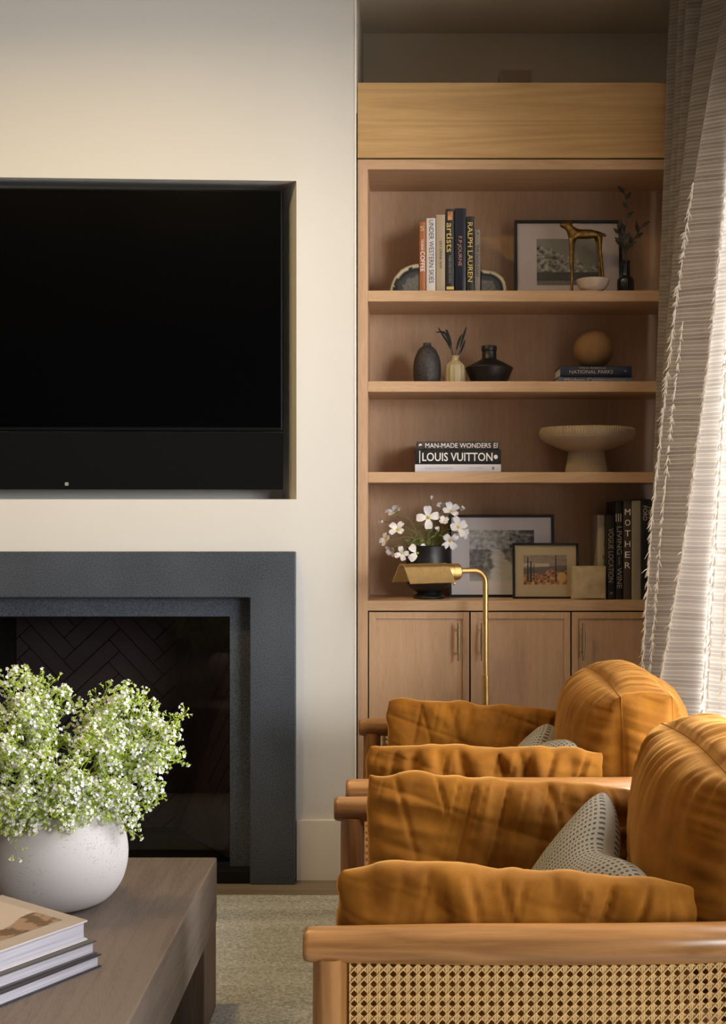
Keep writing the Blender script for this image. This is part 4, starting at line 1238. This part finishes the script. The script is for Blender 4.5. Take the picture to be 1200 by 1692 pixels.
# ------------------------------------------------------------------ books on the table
e1 = Vector((-.565, -.825, 0)).normalized(); e2 = Vector((-.825, .565, 0)).normalized()
def table_book(corner, z0, h, l1, l2, colm, label, rot=0, top=None, pagem=None):
    R_ = Matrix.Rotation(math.radians(rot), 4, 'Z'); a = R_ @ e1; b = R_ @ e2
    c = Vector(corner); up = Vector((0, 0, 1))
    t = thing('coffee_table_book', label, 'book', (c.x+a.x*l1/2+b.x*l2/2, c.y+a.y*l1/2+b.y*l2/2, z0), 'books stacked on the coffee table')
    th = .0028
    bm = bmesh.new()
    for zz in (z0, z0+h-th): prism(bm, [(0, 0), (l1, 0), (l1, l2), (0, l2)], (c.x, c.y, zz), a, b, up, th)
    prism(bm, [(l1-.003, 0), (l1, 0), (l1, l2), (l1-.003, l2)] if False else [(0, l2-.003), (l1, l2-.003), (l1, l2), (0, l2)], (c.x, c.y, z0), a, b, up, h)
    cov = obj('cover', bm, colm, t)
    bm = bmesh.new(); i = .005
    prism(bm, [(i, i), (l1-i, i), (l1-i, l2-.003), (i, l2-.003)], (c.x, c.y, z0+th), a, b, up, h-2*th)
    obj('pages', bm, pagem or M['page_lines'], t)
    if top:
        painting('cover_print', 1, 1, top, lambda u, v: Vector((c.x, c.y, z0+h+.0004))+a*l1*u+b*l2*v, M['print'], cov, 90, 90)
    return t
def page_mat():
    m, nt, b = mat_new('page_edges'); N, L = nt.nodes, nt.links
    tc = N.new('ShaderNodeTexCoord'); mp = N.new('ShaderNodeMapping'); mp.inputs['Scale'].default_value = (4, 4, 900)
    L.new(tc.outputs['Object'], mp.inputs['Vector'])
    n = N.new('ShaderNodeTexNoise'); n.inputs['Scale'].default_value = 1; L.new(mp.outputs[0], n.inputs['Vector'])
    r = N.new('ShaderNodeValToRGB'); r.color_ramp.elements[0].position = .3; r.color_ramp.elements[1].position = .7
    r.color_ramp.elements[0].color = lin('#98939d'); r.color_ramp.elements[1].color = lin('#bfbcc6')
    L.new(n.outputs[0], r.inputs[0]); L.new(r.outputs[0], b.inputs['Base Color']); b.inputs['Roughness'].default_value = .8
    return m
M['page_lines'] = page_mat()
def cover_art(u, v):
    n = fbm(u*4, v*4, 2)
    c = (.33+.06*n, .27+.05*n, .23+.04*n)
    if .08 < u < .92 and .15 < v < .95:
        c = (.42, .335, .28)
        if v < .40+.06*math.sin(u*12): c = (.26, .16, .10) if fbm(u*9, v*9, 5) > -.02 else (.11, .06, .035)
        if .55 < u < .85 and .33 < v < .5: c = (.035, .03, .03)
        if .25 < u < .5 and .5 < v < .8 and abs(math.sin(u*23+v*5)*.06+.65-v) < .01: c = (.12, .08, .06)
    return c
c3 = P(167.5, 1597, 2.387); c2 = P(159.5, 1579, 2.387); c1 = P(144.5, 1547, 2.388)
table_book((c3.x, c3.y, 0), TZ, .0255, .34, .27, cover('dark_slate', '#2e2a2e', .4), 'dark-covered book at the bottom of the coffee table stack')
table_book((c2.x, c2.y, 0), TZ+.0258, .0262, .34, .27, cover('slate_taupe', '#4a423e', .4), 'slate-covered book in the middle of the coffee table stack', -1.5)
table_book((c1.x, c1.y, 0), TZ+.0525, .0385, .34, .27, cover('white_gloss', '#c9c0bd', .35), 'thick white book with tan pictured cover on top of the stack', -1, cover_art)

# ------------------------------------------------------------------ armchairs
XC_, YC1 = .3, 2.2845
def chair_parts(t, yc):
    def W(x, y, z): return Vector((x, yc+y, z))
    zr = .660-.028
    half = [(-.152, -.4215), (-.02, -.4215), (.16, -.4215), (.32, -.4205), (.44, -.414), (.56, -.392), (.66, -.35), (.74, -.28), (.79, -.19), (.815, -.09), (.82, 0)]
    path = half+[(x, -y) for x, y in half[-2::-1]]
    sp = spline([(x, y, 0) for x, y in path], 8)
    n = len(sp)
    def prof_r(x): 
        if x < .1: return .0262+.0045*max(0, (x+.152)/.252)
        if x < .45: return .0307
        return .0307-.004*min(1, (x-.45)/.3)
    bm = bmesh.new()
    pts, rad = [], []
    for i, p in enumerate(sp):
        pts.append(W(p.x, p.y, zr-.006*max(0, min(1, (p.x-.4)/.3)))); rad.append(prof_r(p.x))
    # softened flat ends
    d0 = (pts[0]-pts[1]).normalized(); d1 = (pts[-1]-pts[-2]).normalized()
    pts = [pts[0]+d0*.0, pts[0]-d0*.0025, pts[0]-d0*.008]+pts[1:-1]+[pts[-1]-d1*.008, pts[-1]-d1*.0025, pts[-1]]
    rad = [rad[0]*.80, rad[0]*.94, rad[0]]+rad[1:-1]+[rad[-1], rad[-1]*.94, rad[-1]*.80]
    tube(bm, pts, rad, 24); obj('arm_rail', bm, M['chair_wood'], t, True, 60)
    # legs
    for sy in (-1, 1):
        bm = bmesh.new()
        k = W(-.112, sy*.4215, 0)
        tube(bm, [(k.x-.004, k.y, RZ), (k.x-.002, k.y, .2), (k.x, k.y, .45), (k.x+.001, k.y, .615)], [.019, .0245, .0265, .0265], 20)
        obj('leg', bm, M['chair_wood_v'], t, True, 60)
        bm = bmesh.new(); k = W(.66, sy*.35, 0)
        tube(bm, [(k.x+.05, k.y+sy*.01, RZ), (k.x+.02, k.y+sy*.004, .25), (k.x, k.y, .625)], [.018, .024, .022], 16)
        obj('leg', bm, M['chair_wood_v'], t, True, 60)
    # seat frame
    bm = bmesh.new()
    low = [W(p.x, p.y, .235) for p in sp if p.x > -.1]
    tube(bm, low, .016, 12)
    tube(bm, [W(-.11, -.41, .235), W(-.11, .41, .235)], .018, 12)
    obj('seat_frame', bm, M['chair_wood'], t, True, 60)
    bx('seat_deck', -.1, .70, yc-.36, yc+.36, .225, .255, M['chair_wood'], t, .004)
    # cane
    arc = [0]
    for a, b in zip(sp[:-1], sp[1:]): arc.append(arc[-1]+(b-a).length)
    def at(s):
        for i in range(n-1):
            if arc[i+1] >= s or i == n-2:
                f = (s-arc[i])/max(1e-9, arc[i+1]-arc[i]); p = sp[i].lerp(sp[i+1], f)
                tg = (sp[i+1]-sp[i]).normalized(); return p, Vector((tg.y, -tg.x, 0))
    cache = {}
    def pos(s, z, off):
        key = round(s, 5)
        if key not in cache: cache[key] = at(s)
        p, nn = cache[key]; return W(p.x, p.y, z)+nn*off
    total = arc[-1]
    sA = .070; 
    i_post = min(range(n), key=lambda i: (sp[i]-Vector((.66, -.35, 0))).length); sB = arc[i_post]
    for (s0, s1) in ((sA, sB-.02), (sB+.02, total-sB-.02), (total-sB+.02, total-sA)):
        c = .0151; z0, z1 = .25, .609
        nc = int((s1-s0)/c); nr_ = int((z1-z0)/c)
        V, Fc = [], []
        def ribbon(fn, m_, w, dirz, th=.0005):
            # fn(k)->(s,z,off) ; flat ribbon
            base_ = len(V)
            for k in range(m_+1):
                s_, z_, o_ = fn(k)
                ds, dz = dirz
                for sg in (-1, 1):
                    V.append(pos(min(max(s_+ds*w*sg, s0), s1), z_+dz*w*sg, o_+th)); 
                for sg in (1, -1):
                    V.append(pos(min(max(s_+ds*w*sg, s0), s1), z_+dz*w*sg, o_-th))
            for k in range(m_):
                a = base_+4*k
                for j in range(4): Fc.append((a+j, a+(j+1) % 4, a+4+(j+1) % 4, a+4+j))
        hw_ = .00135
        for k in range(nc+1):
            for sg in (-1, 1):
                ribbon(lambda q_, k=k, sg=sg: (s0+k*c+sg*.0016, z0+q_*(z1-z0)/4, .0012), 4, hw_, (1, 0))
        for k in range(nr_+1):
            for sg in (-1, 1):
                ribbon(lambda q_, k=k, sg=sg: (s0+q_*c, z1-k*c+sg*.0016, -.0004), nc, hw_, (0, 1))
        for sgn in (1, -1):
            for k in range(-nr_-1, nc+nr_+2):
                # line s = s0+(k+.5)c + sgn*(z-z0')
                st_, en_ = None, None; q0, q1 = 0, nr_*2
                pts_ = []
                for q_ in range(nr_*2+1):
                    zz = z1-nr_*c+q_*c/2
                    ss = s0+(k+.5)*c+sgn*(q_*c/2)
                    if s0-1e-6 <= ss <= s1+1e-6: pts_.append((ss, zz))
                if len(pts_) > 1:
                    ribbon(lambda q_, P_=pts_, g=sgn: (P_[q_][0], P_[q_][1], .0004+.0016*g*(.5 if q_ % 2 else -.5)*0+(.0022 if g > 0 else .0002)), len(pts_)-1, .00115, (.7, -.7*sgn))
        raw('cane_panel', V, Fc, M['cane'], t)
ch1 = thing('armchair', 'honey oak lounge chair with woven cane sides, nearest the camera', 'armchair', (XC_, YC1, RZ), 'pair of cane armchairs')
chair_parts(ch1, YC1)
ch2 = copy_tree(ch1); ch2.location = (XC_+.018, YC1+1.022, RZ)
ch2['label'] = 'honey oak lounge chair with cane sides farther away, beside the floor lamp'
YC2 = YC1+1.022

# ------------------------------------------------------------------ cushions
def ridged(x, y, z): return (1-abs(noise.noise(Vector((x, y, z))))*2.4)
def fold(x, seed):
    """sharp-ish folds along one coordinate, -1..1"""
    v = noise.noise(Vector((x, seed*3.1, seed)))
    return math.copysign(abs(v)**.75, v)*1.6
def pillow(name, label, cat, A, B, C, Dd, T_, m, seed, group=None, nu=120, nv=90, wr=.012, chop=0, pinch=.05, fu=7, ears=.0, uvs=True, sag=0, pk=.02):
    """corners: A top-left, B top-right, C bottom-right, D bottom-left"""
    A, B, C, Dd = map(Vector, (A, B, C, Dd))
    N_ = (B-A).cross(Dd-A).normalized()
    if N_.y > 0 and abs(N_.y) > .3: N_ = -N_
    lo = (Dd+C)/2
    V, Fc, UV = [], [], []
    def pt(u, v, side_):
        # pull edges in between corners
        uu = u*(1-pinch*(1-v*v)); vv = v*(1-pinch*(1-u*u))
        # small puckers on the seam
        ed = max(abs(u), abs(v))
        per = fold(u*fu*.6+seed, seed+1)*(abs(v)**6)
        vv += pk*per*(1 if v > 0 else .3)
        uu += .012*fold(v*fu*.6+seed, seed+5)*(abs(u)**6)
        ck = (abs(u)*abs(v))**5
        uu -= math.copysign(.045*ck, u); vv -= math.copysign(.09*ck, v)
        a, b = (uu+1)/2, (vv+1)/2
        top = A.lerp(B, a); bot = Dd.lerp(C, a)
        p = bot.lerp(top, b)
        hx_ = (1-abs(u)**2.6); hy_ = (1-abs(v)**2.6)
        h = max(0, hx_*hy_)**.40
        if chop: h *= 1
        # folds running in from the seams
        dv = 1-v; du = 1-abs(u)
        ft = fold(u*fu+.7*v*math.sin(seed+u*2)+seed*1.7+side_*.2, seed)*math.exp(-dv/.55)
        fb_ = fold(u*fu+seed*2.3, seed+9)*math.exp(-(1+v)/.4)*.7
        fs = fold(v*fu*.8+seed*.9+u, seed+4)*math.exp(-du/.35)*.8
        big = fold((u*.8+v*.55)*3.2+seed, seed+7)*.55+nz(u*2.2+seed, v*2.2, seed+3)*.6
        def crease(x, z_): return max(0, 1-abs(noise.noise(Vector((x, seed+z_, z_*2.7))))*7)**1.5
        cr = crease(u*3.4+.5*v*math.copysign(1, math.sin(u*5+seed)), 1)*math.exp(-dv/.75)+.7*crease(u*5.5-.8*v, 5)*math.exp(-dv/.5)+.6*crease(v*3+u*1.5, 9)*math.exp(-du/.5)
        disp = wr*(ft*.75+fb_*.6+fs*.8+big*.75-cr*.8)*min(1, h*1.6)
        q_ = p+N_*side_*(T_/2*h+disp*min(1, h*1.2))
        if chop:
            k = math.exp(-(u/.42)**2)*max(0, (v+.2)/1.2)**1.3
            q_ += (lo-p).normalized()*chop*k*1.0
        if sag: q_.z -= sag*(1-u*u)*.5
        return q_
    idx = {}
    for side_ in (1, -1):
        for j in range(nv+1):
            for i in range(nu+1):
                if side_ == -1 and (i in (0, nu) or j in (0, nv)):
                    idx[(side_, i, j)] = idx[(1, i, j)]; continue
                # cosine spacing gives rounder seams
                u = -math.cos(PI*i/nu)*.35+(2*i/nu-1)*.65; v = -math.cos(PI*j/nv)*.35+(2*j/nv-1)*.65
                idx[(side_, i, j)] = len(V); V.append(pt(u, v, side_)); UV.append(((u+1)/2, (v+1)/2))
    for side_ in (1, -1):
        for j in range(nv):
            for i in range(nu):
                f = [idx[(side_, i, j)], idx[(side_, i+1, j)], idx[(side_, i+1, j+1)], idx[(side_, i, j+1)]]
                Fc.append(tuple(f) if side_ == 1 else tuple(f[::-1]))
    base_ = Vector((sum(v.x for v in V)/len(V), sum(v.y for v in V)/len(V), min(v.z for v in V)))
    me = bpy.data.meshes.new(name); me.from_pydata([tuple(v-base_) for v in V], [], Fc); me.update()
    if uvs:
        ul = me.uv_layers.new(name='UVMap')
        for lp in me.loops: ul.data[lp.index].uv = UV[lp.vertex_index]
    me.materials.append(m)
    for p in me.polygons: p.use_smooth = True
    o = bpy.data.objects.new(name, me); COL.objects.link(o); o.location = base_
    bm = bmesh.new(); bm.from_mesh(me); bmesh.ops.recalc_face_normals(bm, faces=bm.faces[:]); bm.to_mesh(me); bm.free()
    tag(o, label, cat, group)
    # welt along the seam
    ring = [idx[(1, i, 0)] for i in range(0, nu, 2)]+[idx[(1, nu, j)] for j in range(0, nv, 2)]+[idx[(1, i, nv)] for i in range(nu, 0, -2)]+[idx[(1, 0, j)] for j in range(nv, 0, -2)]
    return o, [V[k] for k in ring]

def back_cushion(name, label, yc, dx, seed, group, ztop=.855, hw=.315):
    x0, x1 = .545+dx, .672+dx; zb_ = .428; bul_f, bul_b = .118, .09
    n = 90; V, Fc, idx = [], [], {}
    H = ztop-zb_
    def shape(p, q_):     # p,q in [-1,1] -> rounded-rect y,z (superellipse mapping)
        m_ = max(abs(p), abs(q_))
        if m_ < 1e-9: return 0.0, 0.0
        L = (abs(p/m_)**2.0+abs(q_/m_)**2.0)**.5
        # blend square/circle
        rx = p/L*1.0; ry = q_/L*1.0
        k = .24*m_**4
        return p*(1-k)+rx*k*1.0, q_*(1-k)+ry*k*1.0
    def wr(s, d, sd): return .7*fold(s*9+seed+sd+.6*nz(s*3, d*2, sd), seed+sd)*math.exp(-d/.28)+.85*fold(s*25+seed+sd+1.5*nz(s*2, d*2.5, sd), seed+sd+2)*math.exp(-d/.18)*(.4+1.2*abs(nz(s*2.3, 4, seed)))
    def vert(a, b, c):
        """cube surface point in [-1,1]^3; a is X"""
        y, z = shape(b, c)
        m_ = max(abs(b), abs(c))
        h = max(0, (1-abs(b)**2.4)*(1-abs(c)**2.4))**.5
        xx = (x0+x1)/2+a*(x1-x0)/2
        Y = y*hw; Z = zb_+H/2+z*H/2
        if abs(a) > .999:
            bl = bul_f if a < 0 else bul_b
            bias = 1.0
            per = b if abs(c) > abs(b) else c
            dtop = 1-c
            f = .0095*(wr(b, dtop, 1)*(1.25 if a < 0 else 1)+.8*wr(c, 1-abs(b), 3))*min(1, h*2.2)
            f += .016*nz(b*1.6+seed, c*1.6, seed)*h
            xx += a*(bl*h*(1-.18*(c+1)/2*0)+f)
        elif abs(b) > .999 or abs(c) > .999:
            t_ = 1-a*a
            if abs(c) > .999:
                Z += (1 if c > 0 else -.4)*(.030*t_**.6*(1-abs(b)**4)+.0042*wr(b, .02, 1)*t_**.35+.004*nz(b*6, a*2, seed))
            if abs(b) > .999:
                Y += math.copysign(1, b)*(.032*t_**.6*(1-abs(c)**4)+.007*wr(c+.1*a, .15, 7)*t_**.5+.008*nz(c*2.5+b, a*1.5, seed+2))
        # slump the whole cushion outwards a touch at mid height
        return Vector((xx, yc+Y, Z))
    def add(a, b, c):
        key = (round(a, 4), round(b, 4), round(c, 4))
        if key not in idx: idx[key] = len(V); V.append(vert(a, b, c))
        return idx[key]
    g = [-math.cos(PI*i/n)*.3+(2*i/n-1)*.7 for i in range(n+1)]; g[0], g[-1] = -1, 1
    ga = [-1+2*i/16 for i in range(17)]
    for a in (-1, 1):
        for i in range(n):
            for j in range(n):
                Fc.append((add(a, g[i], g[j]), add(a, g[i+1], g[j]), add(a, g[i+1], g[j+1]), add(a, g[i], g[j+1])))
    for s_ in (-1, 1):
        for i in range(16):
            for j in range(n):
                Fc.append((add(ga[i], s_, g[j]), add(ga[i+1], s_, g[j]), add(ga[i+1], s_, g[j+1]), add(ga[i], s_, g[j+1])))
                Fc.append((add(ga[i], g[j], s_), add(ga[i+1], g[j], s_), add(ga[i+1], g[j+1], s_), add(ga[i], g[j+1], s_)))
    t = thing(name, label, 'cushion', ((x0+x1)/2, yc, zb_), group)
    bm = bmesh.new(); vs = [bm.verts.new(v) for v in V]
    for f in Fc: bm.faces.new([vs[k] for k in f])
    obj('cushion_body', bm, M['velvet'], t, True)
    # piping along both seams
    for a in (-1, 1):
        ring = []
        gg = g[::2]
        ring += [vert(a, -1, c) for c in gg[:-1]]+[vert(a, b, 1) for b in gg[:-1]]+[vert(a, 1, c) for c in gg[:0:-1]]+[vert(a, b, -1) for b in gg[:0:-1]]
        bm = bmesh.new(); tube(bm, ring+[ring[0]], .0015, 6, cap=False)
        obj('seam_piping', bm, M['velvet'], t, True)
    return t

VG = 'mustard velvet chair cushions'
SEAT = .405
for (yc, dx, w_) in ((YC1, 0, 'near'), (YC2, .012, 'far')):
    # seat cushion
    bm = bmesh.new()
    box(bm, -.165+dx, .60+dx, yc-.365, yc+.365, .256, .40)
    bmesh.ops.subdivide_edges(bm, edges=bm.edges[:], cuts=14, use_grid_fill=True)
    for v in bm.verts:
        u = (v.co.x-(.2175+dx))/.3825; vv = (v.co.y-yc)/.365; zz = (v.co.z-.328)/.072
        e = max(0, 1-max(abs(u), abs(vv))**4)
        v.co.z += math.copysign(.014, zz)*abs(zz)*e-.012*(1-e)*zz
        v.co.x -= (u**5)*.012*abs(zz)**3; v.co.y -= (vv**5)*.012*abs(zz)**3
        if v.co.z < .256: v.co.z = .256
    o = obj('seat_cushion', bm, M['velvet'], None, True)
    o.data.transform(Matrix.Translation((-.2-dx, -yc, -.256))); o.location = (.2+dx, yc, .256)
    tag(o, 'mustard velvet seat cushion on the %s cane armchair' % ('nearest' if w_ == 'near' else 'farther'), 'cushion', VG)
back_cushion('back_cushion', 'plump mustard velvet back cushion on the nearest armchair, at the right edge', YC1, .008, 1.3, VG, ztop=.862)
back_cushion('back_cushion', 'plump mustard velvet back cushion on the farther armchair, before the curtain', YC2, 0, 4.6, VG, ztop=.848)
# side cushions (standing along the arms)
def side_cushion(label, D0, pxa, pxb, ya, yb, seed, lean, T_=.13):
    A = P(pxa, ya, D0); B = P(pxb, yb, D0)
    z0 = SEAT+.005
    C = Vector((B.x-.012, D0+lean, z0)); Dd = Vector((A.x+.004, D0+lean, z0))
    A.y += -.0; B.y += 0
    return pillow('side_cushion', label, 'cushion', A, B, C, Dd, T_, M['velvet'], seed, VG, wr=.022, pk=.035, pinch=.02)[0]
side_cushion('mustard velvet side cushion along the front cane arm, nearest the camera', 1.965, 551, 1159, 1420, 1452, 2.2, .045)
side_cushion('tall mustard velvet side cushion at the far arm of the nearest armchair', 2.60, 601, 1052, 1270, 1296, 5.1, -.05)
side_cushion('mustard velvet side cushion just behind it, on the farther armchair\'s near arm', 2.985, 600, 1001, 1227, 1236, 7.7, .045)
side_cushion('mustard velvet side cushion farthest back, below the floor lamp', 3.62, 636, 942, 1148, 1170, 9.4, -.05)
# small dotted throw pillows
pillow('throw_pillow', 'grey dotted throw pillow on the nearest armchair against its back cushion', 'pillow',
       (.418, 2.46, .742), (.425, 2.05, .668), (.205, 2.07, .405), (.20, 2.47, .42), .13, M['dotted'], 3.3, 'grey dotted throw pillows', 80, 80, wr=.004, chop=.05, pinch=.06, fu=3)
pillow('throw_pillow', 'grey dotted throw pillow peeking out on the farther armchair', 'pillow',
       (.432, 3.47, .695), (.45, 3.06, .712), (.215, 3.07, .42), (.215, 3.47, .42), .13, M['dotted'], 8.3, 'grey dotted throw pillows', 80, 80, wr=.004, chop=.06, pinch=.06, fu=3)

# ------------------------------------------------------------------ curtain
def quad3(z, a, b, c, za=3.0, zb=1.3, zc=.8):
    return a*(z-zb)*(z-zc)/((za-zb)*(za-zc))+b*(z-za)*(z-zc)/((zb-za)*(zb-zc))+c*(z-za)*(z-zb)/((zc-za)*(zc-zb))
# (y, X at z 3.0, X at 1.3, X at 0.8)
CT = [(4.262, 1.02, .99, .985), (4.215, .93, .87, .855), (4.18, .985, .93, .92), (4.14, .945, .88, .87), (4.11, 1.0, .94, .93), (4.08, .96, .875, .86), (4.05, 1.03, .94, .92),
      (4.01, .9985, .838, .82), (3.96, 1.045, .955, .93), (3.92, 1.06, .815, .778), (3.87, 1.07, .94, .89), (3.82, 1.07, .905, .825), (3.77, 1.075, .97, .93), (3.70, 1.05, .966, .938),
      (3.62, 1.075, 1.02, 1.0), (3.52, 1.05, .97, .955), (3.42, 1.075, 1.03, 1.02), (3.30, 1.04, .98, .97), (3.20, 1.075, 1.04, 1.03), (3.08, 1.04, .99, .98), (2.96, 1.075, 1.05, 1.04)]
rows = 150; seg = 9; zt0, zt1 = 3.10, .02
V, Fc = [], []
ncol = (len(CT)-1)*seg+1
for r in range(rows+1):
    z = zt0+(zt1-zt0)*r/rows
    zz = max(z, .55)
    ctl = [(min(1.075, quad3(zz, a, b, c)), y, 0) for (y, a, b, c) in CT]
    sp = spline(ctl, seg)
    for i, p in enumerate(sp):
        k = i/seg
        V.append(Vector((p.x+.003*nz(k*1.3, z*2.5, 1)+.0012*nz(k*6, z*9, 4), p.y+.006*nz(k*1.1, z*1.7, 8), z)))
for r in range(rows):
    for i in range(ncol-1):
        a = r*ncol+i; Fc.append((a, a+1, a+ncol+1, a+ncol))
cur = thing('curtain', 'striped off-white fringed curtain hanging beside the window at the right', 'curtain', (.98, 3.6, 0))
cl = raw('curtain_fabric', V, Fc, M['curtain'], cur, True)
so = cl.modifiers.new('thickness', 'SOLIDIFY'); so.thickness = .0012
random.seed(8)
TV, TF = [], []
def strand(p, d, L, w):
    d = d.normalized(); sd = d.cross(Vector((0, -1, 0.2))).normalized(); k = len(TV)
    for j, (a, b) in enumerate(((0, 1), (.5, .8), (1, .2))):
        c = p+d*L*a+Vector((0, 0, -.35*L*a*a)); TV.append(c-sd*w*b); TV.append(c+sd*w*b)
    TF.append((k, k+1, k+3, k+2)); TF.append((k+2, k+3, k+5, k+4))
def fabric_at(i, z):
    r = min(rows-1, max(0, (zt0-z)/(zt0-zt1)*rows)); r0 = int(r); f = r-r0
    return V[r0*ncol+i].lerp(V[(r0+1)*ncol+i], f)
for (ci, z0, z1, L, step) in ((9*seg, 2.35, .3, .024, .030), (9*seg+3, 1.9, .3, .02, .034), (11*seg, 2.5, .3, .022, .032), (11*seg-4, 2.2, .3, .018, .036), (12*seg+4, 1.9, .3, .02, .036), (13*seg, 2.2, .3, .018, .034), (13*seg+4, 2.0, .3, .018, .036),
                              (10*seg+4, 2.0, .3, .018, .04), (15*seg, 2.2, .3, .02, .036), (14*seg+4, 2.2, .3, .02, .036), (7*seg+6, 1.9, .3, .012, .06)):
    z = z0
    while z > z1:
        for q_ in range(8):
            p = fabric_at(ci, z+random.uniform(-.010, .010))+Vector((-.0015, -.0015, 0))
            strand(p, Vector((-.30, -.42, -.85))+rnd()*.30, L*random.uniform(.6, 1.15), .0016)
        z -= step*random.uniform(.8, 1.2)
tag(raw('fringe_tufts', TV, TF, M['tuft'], cur), kind='stuff')
t = thing('curtain_rod', 'black round curtain rod above the window at the right', 'curtain rod', (1.0, 2.0, 3.14))
bm = bmesh.new(); tube(bm, [(1.0, -.9, 3.14), (1.0, 4.24, 3.14)], .014, 16)
for yy in (-.8, 1.7, 4.2): tube(bm, [(1.0, yy, 3.14), (XR+.002, yy, 3.14)], .008, 8)
obj('rod', bm, M['black_metal'], t, True, 50)
